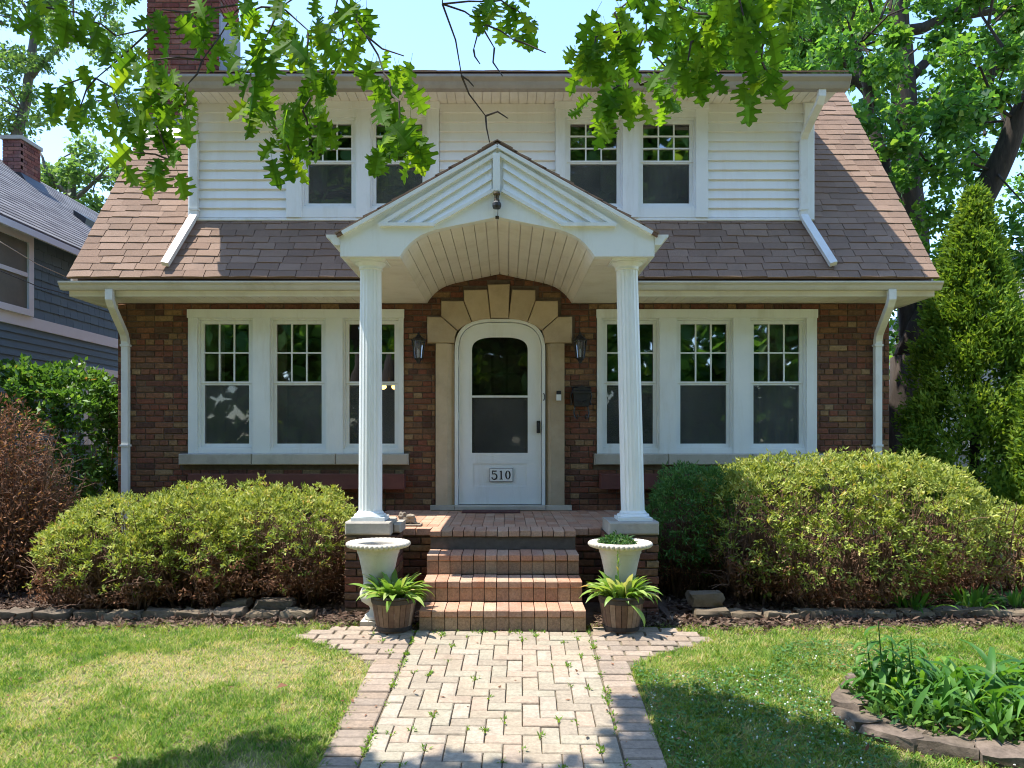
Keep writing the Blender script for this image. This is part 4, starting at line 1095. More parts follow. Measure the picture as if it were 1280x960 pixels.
# stone edging of the beds
def rock(L, Wd, Hh, m, jit=.012, name='edging_block'):
    bm = bmesh.new(); bmesh.ops.create_cube(bm, size=1); bmesh.ops.subdivide_edges(bm, edges=bm.edges, cuts=2, use_grid_fill=True)
    for v in bm.verts:
        k = 1 - .055*(sum(abs(c) > .4 for c in v.co)-1)
        v.co = Vector((v.co.x*L*k + R.uniform(-jit, jit), v.co.y*Wd*k + R.uniform(-jit, jit), (v.co.z+.5)*Hh + R.uniform(-jit, jit)*.6))
    me = bpy.data.meshes.new(name); bmesh.ops.smooth_vert(bm, verts=bm.verts, factor=.28); bm.to_mesh(me); bm.free(); me.materials.append(m)
    for p in me.polygons: p.use_smooth = True
    me.set_sharp_from_angle(angle=.75)
    return me
rk = [rock(.27, .17, .10, M['edge'], .018) for _ in range(6)]
for s, lab in ((-1, 'low course of rough tan blocks edging the left hedge bed'), (1, 'low course of rough tan blocks edging the right hedge bed')):
    e = empty('stone_edging', (s*3.0, 6.4, 0), lab, 'edging')
    x = 1.58 if s < 0 else 1.56
    while x < 5.4:
        y = 6.36 + (.02*(x-1.5) if s > 0 else -.035*max(0, x-2.6)) + R.uniform(-.02,.02)
        inst('edging_block', R.choice(rk), e, (s*(x+.14), y, R.uniform(-.035,-.015)), (R.uniform(-.06,.06), R.uniform(-.05,.05), R.uniform(-.1,.1) + (0 if s > 0 else .03)), (R.uniform(.95,1.05), 1, R.uniform(.9,1.1))); x += .285
    if s > 0: inst('edging_block', rk[0], e, (1.68, 6.45, .098), (0, 0, .03), (1.02, 1, 1.05))
    else:
        inst('edging_block', rk[1], e, (-1.95, 6.50, .055), (0, .04, .1), (1.15, 1, .8)); inst('edging_block', rk[2], e, (-2.28, 6.52, .045), (0, -.1, -.1), (.8, 1, .8))
# flower bed at the lower right: scalloped stones and plants
e = empty('flower_bed_edging', FB[3], 'curved row of brownish rough stones round the flower bed', 'edging')
sk = [rock(.30, .20, .115, M['scallop'], .02, 'edging_stone') for _ in range(5)]
tot = 0; seg = list(zip(FB, FB[1:]))
def walk(ds):
    out = []; carry = 0
    for a, b in seg:
        l = (b-a).length; t = carry
        while t < l: out.append((a.lerp(b, t/l), math.atan2(b.y-a.y, b.x-a.x))); t += ds
        carry = t - l
    return out
for i, (p, a) in enumerate(walk(.275)):
    nrm = Vector((-math.sin(a), math.cos(a), 0))
    inst('edging_stone', sk[i % 5], e, p + nrm*.09 + Vector((0, 0, -.045)), (R.uniform(-.06,.06), R.uniform(-.04,.04), a + R.uniform(-.1,.1)), (1, R.uniform(.9,1.25), R.uniform(.85,1.1)))
p0 = gpt(1075, 862); inst('edging_stone', sk[0], e, (p0.x+.12, p0.y+.02, p0.z-.03), (0, .05, .2), (1.1, 1.2, .9)); 
q = MB(); q.v = [(p.x+.02, p.y+.09, p.z+.045) for p in FB] + [(3.9, 4.7, -.03), (3.0, 4.85, -.03), (2.35, 4.85, -.03)]; q.f = [tuple(range(len(q.v)))]
tag(q.build('flower_bed_soil', SOIL, None, keep=True), kind='structure')

# ================================================================== LEAVES AS PARTS
def strap_mesh(name, L, Wd, arch_, m, seg=6, tipw=.05, belly=.45, fold=.18, wave=0.0):
    # leaf along +Y from the origin, rising then bending over
    vs, fs = [], []
    y = z = 0; ang = arch_[0]
    for k in range(seg+1):
        u = k/seg; a = lerp(arch_[0], arch_[1], u**1.3)
        if k: y += math.cos(a)*L/seg; z += math.sin(a)*L/seg
        ww = Wd*(math.sin(PI*min(1, u/belly*.5)) if u < belly else math.cos(PI/2*(u-belly)/(1-belly))**.8) + tipw*Wd*(1-u) + .001
        zz = fold*ww + wave*math.sin(k*2.3)*Wd
        vs += [(-ww/2, y - math.sin(a)*zz*.0, z+zz), (0, y, z), (ww/2, y, z+zz*(1 if not wave else .6))]
    for k in range(seg):
        for i in range(2): fs.append((3*k+i, 3*k+i+1, 3*k+i+4, 3*k+i+3))
    q = MB(); q.v, q.f = vs, fs
    return q.mesh(name, m, True, fix=False)
hl = [strap_mesh('hosta_leaf', 1, .19, (1.40 - .14*k, .55 - .40*k), M['hosta'], 6, .12, .5) for k in range(4)]
def rosette(name, label, cat, loc, meshes, n, L, spread=.05, group=None, tilt=(.0, .5), lname='leaf'):
    t = empty(name, loc, label, cat, group)
    for i in range(n):
        a = i*2.399 + R.uniform(-.4,.4); u = i/n
        l = R.uniform(*L)*(.7+.3*u); rr = spread*(.25+.75*u)
        inst(lname, R.choice(meshes), t, Vector(loc) + Vector((math.cos(a)*rr, math.sin(a)*rr, 0)), (R.uniform(*tilt) - .45*u, R.uniform(-.35,.35), a - PI/2), (l*R.uniform(.85,1.15), l, l))
    return t

# ================================================================== POTS AND URNS
def urn(loc, label):
    u = empty('garden_urn', loc, label, 'urn', 'plaster urns beside the steps')
    c = Vector(loc)
    q = MB(); q.box((c.x-.125, c.y-.125, c.z), (c.x+.125, c.y+.125, c.z+.045)); q.build('base', M['urn'], u)
    q = MB(); q.lathe([(.10,.046),(.112,.055),(.108,.075),(.075,.10),(.066,.125),(.075,.15),(.10,.165),(.135,.19),(.150,.225),(.148,.26),(.128,.30),(.118,.335),(.122,.38),(.135,.45),(.150,.52),(.163,.575),(.169,.578),(.169,.59),(.172,.60),(.180,.625),(.168,.625),(.15,.56),(.1,.55)], 56, c)
    q.build('bowl', M['urn'], u, auto=.6)
    # rolled rim with a rope of lobes round its edge
    q = MB(); pr = [(.165,.612),(.205,.615),(.232,.628),(.244,.642),(.243,.656),(.232,.666),(.214,.668),(.190,.656),(.172,.648),(.165,.64),(.165,.612)]
    md = lambda k, a: 1 + (.07*abs(math.sin(a*20)) if 1 < k < 6 else 0)
    q.lathe(pr, 240, c, md); q.f = q.f[:-2]; q.build('rim', M['urn'], u, auto=1.2)
    q = MB(); q.lathe([(.166,.58),(.165,.60),(.08,.61),(.01,.61)], 28, c); q.build('soil', M['soil'], u)
    return u
UL, UR_ = (-1.03, 6.20, 0.0), (.928, 6.20, 0.0)
urn(UL, 'tall pale plaster urn holding only bare soil, left of the steps'); urn(UR_, 'tall pale plaster urn planted with dark ferny leaves, right of the steps')
fm = strap_mesh('frond', 1, .22, (1.35, -.1), M['fern'], 6, .1)
ft = empty('fern', (UR_[0], UR_[1], .63), 'dark green ferny plant growing in the right-hand urn', 'plant')
for i in range(34):
    a = i*2.4; r = R.uniform(.01,.11)
    inst('frond', fm, ft, (UR_[0]-.03+math.cos(a)*r, UR_[1]+math.sin(a)*r, .63), (R.uniform(-.2,.5), R.uniform(-.3,.3), a-PI/2), [R.uniform(.07,.14)]*3)
n = 900; a = NR.random(n)*2*PI; r = .15*NR.random(n)**.5
tag(leaf_object('leaflets', np.stack([UR_[0]-.03+np.cos(a)*r, UR_[1]+np.sin(a)*r, .64+.10*NR.random(n)*(1-r/.2)], 1), rdir(n)+[0,0,.5], rdir(n), .022+.015*NR.random(n), .012, M['fern'], ft), kind='stuff')
def barrel(loc, label):
    b = empty('barrel_planter', loc, label, 'planter', 'half-barrel planters beside the steps'); c = Vector(loc); n = 22
    rad = lambda z: .130 + (.178-.130)*(z/.27)**.8
    for i in range(n):
        a0, a1 = 2*PI*i/n + .012, 2*PI*(i+1)/n - .012; q = MB(); vs = []
        zs = (0, .09, .18, .27)
        for z in zs:
            for a, dr in ((a0, 0), (a1, 0), (a1, -.018), (a0, -.018)): rr = rad(z)+dr; vs.append((c.x+rr*math.cos(a), c.y+rr*math.sin(a), c.z+z))
        fs = [(0,3,2,1), (12,13,14,15)]
        for k in range(3):
            for j in range(4): fs.append((4*k+j, 4*k+(j+1) % 4, 4*k+4+(j+1) % 4, 4*k+4+j))
        q.add(vs, fs).build('stave', M['barrel'], b)
    for z, hh in ((.012, .03), (.222, .034)):
        q = MB(); prf = [(rad(z)-.004, z), (rad(z)+.005, z), (rad(z+hh)+.005, z+hh), (rad(z+hh)-.004, z+hh)]
        q.lathe(prf + [prf[0]], 44, c); q.f = q.f[:-2]; q.build('hoop', M['hoop'], b, auto=.6)
    q = MB(); prf = [(.164,.262),(.184,.262),(.187,.270),(.184,.279),(.166,.279),(.164,.262)]; q.lathe(prf, 44, c); q.f = q.f[:-2]; q.build('rim', M['hoop'], b, auto=.6)
    q = MB(); q.lathe([(.165,.19),(.165,.245),(.05,.252)], 24, c); q.build('soil', M['soil'], b)
BL, BR = (-.872, 5.985, .006), (.905, 5.985, .006)
barrel(BL, 'brown half-barrel planter in front of the bare-soil urn'); barrel(BR, 'brown half-barrel planter in front of the fern-planted urn')
rosette('hosta', 'low spreading hosta with a yellowed leaf in the left barrel planter', 'plant', (BL[0]-.005, BL[1], .252), hl, 170, (.17, .29), .11, None, (-.15, .6))
hr = rosette('hosta', 'pale-edged hosta sending up a flower stalk from the right barrel planter', 'plant', (BR[0], BR[1], .252), hl, 150, (.18, .30), .11, None, (-.15, .6))
MB().tube([(BR[0]-.03, BR[1]-.02, .26), (BR[0]-.028, BR[1]-.03, .45), (BR[0]-.035, BR[1]-.03, .60)], [.005,.004,.003], 5).build('stalk', M['hosta'], hr)
for i in range(9):
    a = i*2.4; z = .43 + .02*i
    inst('leaf', hl[1], hr, (BR[0]-.03, BR[1]-.03, z), (.4, 0, a), [.075 - .003*i]*3)
inst('leaf', hl[2], hr, (BR[0]+.04, BR[1]-.17, .24), (-1.5, .3, PI+.8), [.22]*3)

# ================================================================== WALL FITTINGS
def lantern(x, z, label):
    l = empty('wall_lantern', (x, YW-.06, z), label, 'lantern', 'black lanterns flanking the door'); y = YW-.10
    q = MB(); q.box((x-.03, YW-.025, z-.10), (x+.03, YW-.004, z+.10)); q.tube([(x, YW-.02, z-.05), (x, YW-.06, z-.12), (x, y, z-.135), (x, y, z-.11)], .01, 6)
    q.lathe([(.012,-.16),(.02,-.145),(.03,-.125),(.045,-.112),(.05,-.10)], 12, (x, y, z)); q.build('bracket', M['black'], l)
    q = MB(); q.lathe([(.08,.095),(.085,.10),(.06,.125),(.03,.145),(.022,.16),(.012,.165),(.012,.185),(.004,.195)], 6, (x, y, z)); q.build('roof', M['black'], l)
    q = MB()
    for i in range(6):
        a = 2*PI*i/6; q.tube([(x+.046*math.cos(a), y+.046*math.sin(a), z-.10), (x+.072*math.cos(a), y+.072*math.sin(a), z+.097)], .005, 4)
    q.build('cage', M['black'], l)
    q = MB(); q.lathe([(.042,-.098),(.066,.094)], 6, (x, y, z)); q.f = q.f[:-2]; q.build('glass', glassmat('lantern_glass', (.8,.8,.78), .2), l)
    MB().lathe([(.01,-.09),(.012,-.02),(.008,.0)], 10, (x, y, z)).build('candle', M['white'], l)
lantern(-.978, 2.50, 'black six-sided wall lantern left of the front door'); lantern(.838, 2.505, 'black six-sided wall lantern right of the front door')
mbx = empty('mailbox', (.858, YW-.05, 1.8), 'black iron mailbox on the brick beside the door', 'mailbox')
q = MB(); q.prism_y([(.775, 1.86), (.94, 1.86), (.955, 2.06), (.90, 2.075), (.857, 2.10), (.815, 2.075), (.76, 2.06)], YW-.095, YW-.004); q.build('body', M['black'], mbx)
q = MB(); q.prism_x([(YW-.112, 2.01), (YW-.112, 2.03), (YW-.004, 2.085), (YW-.004, 2.064), (YW-.098, 2.01)], .75, .965); q.tube([(.80, YW-.1, 1.93), (.857, YW-.112, 1.90), (.914, YW-.1, 1.93)], .008, 5); q.build('lid', M['black'], mbx)
for s_ in (-1, 1):
    cx_ = .857 + s_*.07
    MB().tube([(cx_, YW-.03, 1.86), (cx_+s_*.015, YW-.035, 1.79), (cx_, YW-.05, 1.735), (cx_-s_*.02, YW-.07, 1.725), (cx_-s_*.03, YW-.085, 1.75), (cx_-s_*.015, YW-.085, 1.77)], .009, 5).build('hook', M['black'], mbx)
    MB().tube([(.857+s_*.10, YW-.02, 2.04), (.857+s_*.118, YW-.02, 1.98), (.857+s_*.102, YW-.02, 1.92), (.857+s_*.112, YW-.02, 1.88)], .008, 5).build('scroll', M['black'], mbx)
db = empty('doorbell', (.60, YW-.055, 1.98), 'small white doorbell with black lens on stone jamb', 'doorbell')
MB().bbox((.573, YW-.08, 1.925), (.627, YW-.056, 1.996), .006).build('button_plate', M['white'], db); MB().bbox((.574, YW-.079, 1.997), (.626, YW-.056, 2.035), .006).build('lens', M['black'], db)
fl = empty('gable_ornament', (GX(621), PF-.02, GZ(262)), 'small dark metal bracket hanging on the portico gable', 'ornament')
x, z = GX(621), GZ(250)
q = MB(); q.lathe([(.004,.055),(.026,.05),(.03,.035),(.022,.02),(.02,.0),(.024,-.02)], 10, (x, PF-.045, z)); q.build('mount', M['bronze'], fl)
q = MB(); q.lathe([(.02,-.02),(.036,-.04),(.038,-.065),(.03,-.085),(.02,-.085)], 10, (x, PF-.045, z)); q.build('socket', M['black'], fl)
q = MB(); q.tube([(x+.01, PF-.01, GZ(262)), (x+.008, PF-.012, GZ(270))], .003, 4); q.box((x-.012, PF-.02, GZ(274)), (x+.018, PF-.0005, GZ(270.5))); q.build('hook', M['bronze'], fl)
for x0, x1, lab in ((-3.545, -1.13, 'dark red wooden board box under the left triple window'), (1.06, 3.5, 'dark red wooden board box under the right triple window')):
    wb = empty('window_box', ((x0+x1)/2, YW-.08, .93), lab, 'window box', 'dark red window boxes')
    MB().bbox((x0, YW-.16, .93), (x1, YW-.135, 1.105), .006).build('front_board', M['redwood'], wb)
    MB().box((x0+.002, YW-.134, .935), (x1-.002, YW-.005, .955)).build('bottom_board', M['redwood'], wb)
    for x in (x0, x1-.02): MB().box((x, YW-.1345, .956), (x+.02, YW-.005, 1.10)).build('end_board', M['redwood'], wb)
    MB().box((x0+.021, YW-.134, .956), (x1-.021, YW-.006, 1.07)).build('soil', M['soil'], wb)
dm = tag(MB().bbox((-.48, 8.33, .6855), (.16, 8.60, .699), .004).build('doormat', M['mat']), 'thin dark red mat lying before the front door', 'doormat')
# chandelier lit inside the left room
ch = empty('chandelier', (-1.50, 9.85, 2.3), 'lit warm ceiling lamp seen through the left triple window', 'lamp')
MB().tube([(-1.50, 9.85, 3.05), (-1.50, 9.85, 2.2)], .008, 5).build('rod', M['bronze'], ch)
for dx in (-.075, .075): MB().lathe([(.01,-.03),(.035,-.02),(.045,.01),(.03,.035),(.01,.04)], 12, (-1.50+dx, 9.85, 2.16)).build('bulb_shade', emitmat('lamp_glow', (1,.55,.16), 6) if dx < 0 else bpy.data.materials['lamp_glow'], ch, smooth=True)
# small stone animal on the stoop
st = empty('stone_figure', (-.90, 7.16, .685), 'small weathered stone garden figure on the stoop left of the steps', 'figurine')
def blob(parts, m, name, parent, sub=2, jit=.004):
    bm = bmesh.new()
    for (x, y, z), (a, b, c) in parts:
        r = bmesh.ops.create_icosphere(bm, subdivisions=sub, radius=1); 
        for v in r['verts']: v.co = Vector((x + v.co.x*a + R.uniform(-jit,jit), y + v.co.y*b + R.uniform(-jit,jit), z + v.co.z*c + R.uniform(-jit,jit)))
    me = bpy.data.meshes.new(name); bm.to_mesh(me); bm.free(); me.materials.append(m)
    for p in me.polygons: p.use_smooth = True
    md = inst(name, me, parent, (0,0,0)); md.location = -wl(parent)
    r = md.modifiers.new('r', 'REMESH'); r.mode = 'VOXEL'; r.voxel_size = .006; r.use_smooth_shade = True
    return md
MB().bbox((-1.02, 7.08, .6855), (-.785, 7.24, .703), .006).build('slab', M['statue'], st)
blob([((-.93,7.16,.745),(.075,.055,.045)), ((-.965,7.15,.775),(.04,.04,.03)), ((-.865,7.15,.735),(.035,.035,.03)), ((-.975,7.14,.80),(.02,.02,.018)), ((-.94,7.13,.80),(.016,.016,.018)), ((-.89,7.14,.775),(.05,.04,.02)), ((-.83,7.14,.71),(.035,.025,.012)), ((-.99,7.12,.715),(.03,.03,.015))], M['statue'], 'body', st)

# ================================================================== SHRUBS
def in_lobes(P, lobes, skip, k=.8):
    r = np.zeros(len(P), bool)
    for j, (c, ax) in enumerate(lobes):
        if j == skip: continue
        r |= ((((P - np.array(c))/np.array(ax))**2).sum(1) < k)
    return r
def hedge(name, label, lobes, n, L, Wd, mat_, cut=.42, dead=.5, twigs=120, group=None, cat='hedge', deadmat='deadleaf', up=.7, inner=.72, pw=2.6):
    base = np.mean([l[0] for l in lobes], axis=0)
    t = empty(name, (base[0], base[1], 0.03), label, cat, group)
    PP, DD, rr, dl, dd = [], [], [], [], []
    vol = np.array([l[1][0]*l[1][1] + l[1][0]*l[1][2] for l in lobes]); vol = vol/vol.sum(); per = 14
    for j, (c, ax) in enumerate(lobes):
        m = int(n*vol[j]/per); u = rdir(m)
        u = np.sign(u)*np.abs(u)**(2/pw*1.0); u = u/((np.abs(u)**pw).sum(1, keepdims=True)**(1/pw))
        bump = 1 + .09*(vnoise(u[:,0]*ax[0]*3+c[0]*5, u[:,1]*ax[1]*3+u[:,2]*4+c[1], 2.0)-.5)*2
        r = (inner + (1-inner)*NR.random(m)**.35 + .09*NR.random(m)*(NR.random(m) < .16))*bump
        T = np.array(c) + u*np.array(ax)*r[:,None]
        k = (T[:,2] > .05) & ~in_lobes(T, lobes, j, .72); T, u = T[k], u[k]
        nrm = unit(np.sign(u)*np.abs(u)**(pw-1)/np.array(ax)); m = len(T)
        P = np.repeat(T, per, 0) + NR.normal(size=(m*per, 3))*[L*.45, L*.45, L*.3]; No = np.repeat(nrm, per, 0)
        tr = np.repeat(NR.normal(.45, .16, m), per)
        top = c[2]+ax[2]
        f = (P[:,2]/top - cut)/.13 + np.repeat(NR.normal(0, .7, m), per)
        g = (f > 0) & (P[:,2] > .06)
        D = unit(No*.75 + rdir(len(P))*1.0 + [0,0,.35])
        PP.append(P[g]); DD.append(D[g]); rr.append(tr[g] + NR.normal(0, .17, g.sum()))
        low = (f <= 0) & (NR.random(len(P)) < dead) & (P[:,2] > .04); dl.append(P[low]); dd.append(unit(No[low]*.5 + rdir(low.sum())*1.0))
    P = np.concatenate(PP); D = np.concatenate(DD); m = len(P)
    leaf_object('foliage', P, D, rdir(m)*.75+[0,-.15,1], L*(.55+.8*NR.random(m)), Wd*(.7+.6*NR.random(m)), M[mat_], t, np.clip(np.concatenate(rr), 0, 1))
    P2 = np.concatenate(dl); D2 = np.concatenate(dd); m = len(P2)
    if m: leaf_object('dry_leaves', P2, D2, rdir(m), L*(.5+.7*NR.random(m)), Wd*(.5+.6*NR.random(m)), M[deadmat], t, NR.random(m)*.85)
    q = MB()
    for _ in range(twigs):
        c, ax = R.choice(lobes); x, y = c[0]+R.uniform(-.85,.85)*ax[0], c[1]+R.uniform(-.9,.8)*ax[1]
        bx, by = lerp(c[0], x, .55), lerp(c[1], y, .5); h = (c[2]+ax[2])*R.uniform(.5,.85)
        mid = Vector((lerp(bx, x, .6)+R.uniform(-.1,.1), lerp(by, y, .6)+R.uniform(-.1,.1), h*.5))
        q.tube([(bx, by, .0), mid, (x, y, h)], [R.uniform(.008,.02), .008, .003], 4)
        for _ in range(7):
            a = mid.lerp(Vector((x, y, h)), R.uniform(-.6,.9)); d = Vector((R.uniform(-1,1), R.uniform(-1,1), R.uniform(-.1,1))).normalized()*R.uniform(.1,.28)
            q.tube([a, a+d*.5+Vector((0,0,.02)), a+d], [.005,.004,.002], 3)
    q.build('stems', M['deadtwig'], t, fix=False)
    return t
hg = 'clipped hedges under the left triple window'
hedge('clipped_hedge', 'low pale green clipped shrub at the left end, next to the dead bush', [((-3.45,7.25,.50),(.68,.85,.46)), ((-3.72,6.85,.42),(.36,.55,.36)), ((-3.3,6.7,.36),(.52,.45,.30))], 32000, .042, .016, 'yew', .46, .8, 220, hg)
hedge('clipped_hedge', 'low pale green clipped shrub in the middle under the left triple window', [((-2.75,7.35,.56),(.66,.92,.50)), ((-2.75,6.78,.44),(.6,.45,.36))], 29000, .042, .016, 'yew', .47, .8, 200, hg)
hedge('clipped_hedge', 'low pale green clipped shrub nearest the left white column', [((-2.08,7.25,.54),(.60,.95,.50)), ((-1.78,7.0,.5),(.36,.6,.40))], 26000, .042, .016, 'yew', .47, .8, 190, hg)
hedge('clipped_hedge', 'large pale green clipped hedge under the right triple window', [((2.75,7.3,.70),(.85,1.0,.63)), ((3.5,7.3,.72),(.75,1.0,.64)), ((4.02,7.3,.60),(.52,.75,.56)), ((2.25,7.05,.66),(.42,.7,.56)), ((2.95,6.75,.5),(.85,.5,.42))], 84000, .045, .017, 'yew', .34, .7, 360, None)
hedge('yew_shrub', 'dark green yew shrub between right column and pale hedge', [((1.78,7.3,.72),(.36,.5,.53)), ((1.62,7.2,.62),(.28,.4,.50))], 20000, .045, .013, 'yewdark', .36, .4, 70, None, 'shrub')
hedge('clipped_hedge', 'small sunlit shrub at the right edge below the arborvitae', [((5.0,7.5,.42),(.42,.5,.40)), ((5.35,7.3,.45),(.5,.5,.42))], 14000, .05, .018, 'yew', .25, .4, 50, None, 'shrub')
hedge('green_bush', 'leafy bright green bush in front of the blue-grey house', [((-5.25,9.25,1.40),(.62,.7,.92)), ((-5.85,9.1,1.40),(.6,.7,.98)), ((-4.95,9.5,1.2),(.45,.6,.9))], 24000, .075, .045, 'bush', .12, .3, 40, None, 'bush', up=.35)
# dead brown shrub
t = empty('dead_bush', (-4.9, 7.6, .03), 'dead brown shrub with dry twigs at the left edge', 'bush')
q = MB()
for _ in range(300):
    a = R.uniform(0, 2*PI); r = R.random()**.5; x, y = -4.95 + math.cos(a)*r*.82, 7.5 + math.sin(a)*r*.6; h = R.uniform(.6, 2.05)*(1-.45*r*r)
    b = Vector((-4.95 + math.cos(a)*r*.3, 7.5 + math.sin(a)*r*.3, 0)); e_ = Vector((x, y, h)); mid = b.lerp(e_, .55) + Vector((R.uniform(-.1,.1), R.uniform(-.1,.1), .08))
    q.tube([b, mid, e_], [.012, .007, .002], 4)
    for _ in range(5):
        s = mid.lerp(e_, R.uniform(0, 1)); d = Vector((R.uniform(-1,1), R.uniform(-1,1), R.uniform(-.3,1))).normalized()*R.uniform(.08,.25)
        q.tube([s, s+d*.6+Vector((0,0,.02)), s+d], [.004,.003,.001], 3)
q.build('twigs', M['deadtwig'], t, fix=False)
n = 13000; u = rdir(n); cc = np.array([[-4.9,7.5,.8],[-5.1,7.5,1.35],[-4.75,7.3,.55]])[NR.integers(0, 3, n)]; P = cc + u*np.array([.62,.55,.62])*(NR.random(n)[:,None]**.4)
k = P[:,2] > .08; P = P[k]; u = u[k]; n = len(P)
leaf_object('dry_leaves', P, u + rdir(n)*.9, rdir(n), .03+.04*NR.random(n), .010+.010*NR.random(n), M['deadleaf'], t, NR.random(n)**1.2)

# arborvitae
def thuja(label, x, y, h, r, n, lobes=None):
    t = empty('arborvitae', (x, y, .03), label, 'tree')
    MB().tube([(x, y, 0), (x+.02, y, h*.5), (x, y, h*.9)], [.07,.05,.01], 7).build('trunk', M['bark'], t)
    # upright flattened sprays on a ragged cone of tufts
    nt_ = 620; PP, DD, rr = [], [], []
    for i in range(nt_):
        u = R.random()**.75; z = .25 + (h-.25)*u; a = R.uniform(0, 2*PI)
        rad = r*(1-u)**.86*(.95 + .14*math.sin(a*3+z*2)+R.uniform(-.13,.10)) + .02
        if z < .9: rad *= .75 + .25*z/.9
        c = np.array([x + math.cos(a)*rad*.86, y + math.sin(a)*rad*.86, z]); m = int(n/nt_); s = .05 + .05*(1-u)
        P = c + NR.normal(size=(m, 3))*[s*.8, s*.8, s*1.1]
        o = np.array([math.cos(a), math.sin(a), 1.1]); PP.append(P); DD.append(unit(o*.7 + rdir(m)*.9)); rr.append(np.clip(NR.normal(.48 + R.uniform(-.25,.25), .16, m), 0, 1))
    P = np.concatenate(PP); D = np.concatenate(DD); m = len(P)
    leaf_object('foliage', P, D, rdir(m)+[0,-.3,.6], .045+.05*NR.random(m), .018+.018*NR.random(m), M['thuja'], t, np.concatenate(rr))
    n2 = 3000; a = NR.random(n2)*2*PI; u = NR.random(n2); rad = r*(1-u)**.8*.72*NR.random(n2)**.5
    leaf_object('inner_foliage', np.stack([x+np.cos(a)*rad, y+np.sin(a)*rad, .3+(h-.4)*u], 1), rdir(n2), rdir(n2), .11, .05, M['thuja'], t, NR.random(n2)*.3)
thuja('tall conical arborvitae tree at the right corner of the house', 5.72, 9.35, 4.45, 1.24, 66000)
thuja('shorter rounded arborvitae in front of the tall one at the right edge', 6.05, 8.55, 2.5, .75, 30000)
thuja('small low arborvitae beside the right downspout', 4.85, 9.0, 1.55, .42, 12000)

# flower-bed plants
ll = [strap_mesh('leaf', 1, .135, (1.50-.08*k, .95-.50*k), M['lily'], 6, .08, .5, .2) for k in range(4)]
sl_ = [strap_mesh('leaf', 1, .060, (1.35-.1*k, -.5-.4*k), M['lily'], 8, .6, .3, .3) for k in range(4)]
def patch(name, label, cat, x0, x1, y0, y1, n, meshes, L, z=.02):
    cx, cy = (x0+x1)/2, (y0+y1)/2; t = empty(name, (cx, cy, gz(cy)+z), label, cat)
    for i in range(n):
        x, y = R.uniform(x0, x1), R.uniform(y0, y1); l = R.uniform(*L)
        if not in_flowerbed(np.array([x]), np.array([y-.16]))[0] and y < 4.6: continue
        inst('leaf', R.choice(meshes), t, (x, y, gz(y)+z+.02), (R.uniform(-.25,.35), R.uniform(-.3,.3), R.uniform(0, 2*PI)), (l*R.uniform(.85,1.2), l, l))
    return t
patch('lily_of_the_valley', 'broad-leaved green clump at the near left of the flower bed', 'plant', 2.15, 2.75, 4.2, 4.66, 230, ll, (.14,.32))
patch('daylily', 'strappy arching leaved clump at the right of the flower bed', 'plant', 2.55, 3.35, 4.05, 4.66, 150, sl_, (.34,.60))
patch('lily_of_the_valley', 'broad-leaved green clump at the near right edge of the flower bed', 'plant', 2.5, 3.25, 3.95, 4.4, 190, ll, (.13,.30))
n = 2600; X = NR.uniform(2.05, 3.4, n); Y = NR.uniform(3.95, 4.75, n); k = in_flowerbed(X, Y-.12); X, Y = X[k], Y[k]; n = len(X)
tag(leaf_object('bed_groundcover', np.stack([X, Y, gzv(Y)+.04+.14*NR.random(n)**2], 1), rdir(n)+[0,0,.6], rdir(n)+[0,0,.5], .03+.06*NR.random(n), .014+.02*NR.random(n), M['bush'], None, NR.random(n)*.8), 'small mixed leaves filling between the flower bed plants', 'ground cover', kind='stuff')
mw = empty('milkweed', (2.22, 4.55, gz(4.55)), 'upright leafy stemmed plant tallest at the left of the flower bed', 'plant')
for (dx, dy, h) in ((0,0,.50), (.10,.05,.42), (-.03,.08,.38), (.16,-.03,.36), (.22,.06,.40)):
    b = Vector((2.20+dx, 4.5+dy, gz(4.5)+.03)); MB().tube([b, b+Vector((.01,0,h*.5)), b+Vector((-.01,0,h))], [.006,.005,.003], 5).build('stem', M['lily'], mw)
    for k in range(9):
        z = h*(.25+.085*k)
        for s in (0, PI): inst('leaf', ll[2], mw, b + Vector((0,0,z)), (-1.05, 0, k*1.4+s), [(.20 - .009*k)*1.5, .20 - .009*k, .20 - .009*k])
for i, (x, y) in enumerate(((4.02, 6.58), (4.4, 6.62), (4.78, 6.6), (3.45, 6.5))):
    rosette('bed_plant', ['leafy green seedling at the left among the row under the right hedge', 'bright green leafy plant under the right hedge near the frame edge', 'bright green leafy plant rightmost under the right hedge', 'small dark plant sprouting from the mulch below the right hedge'][i], 'plant', (x, y, .04), ll, 40 if i else 60, (.16,.30), .13)

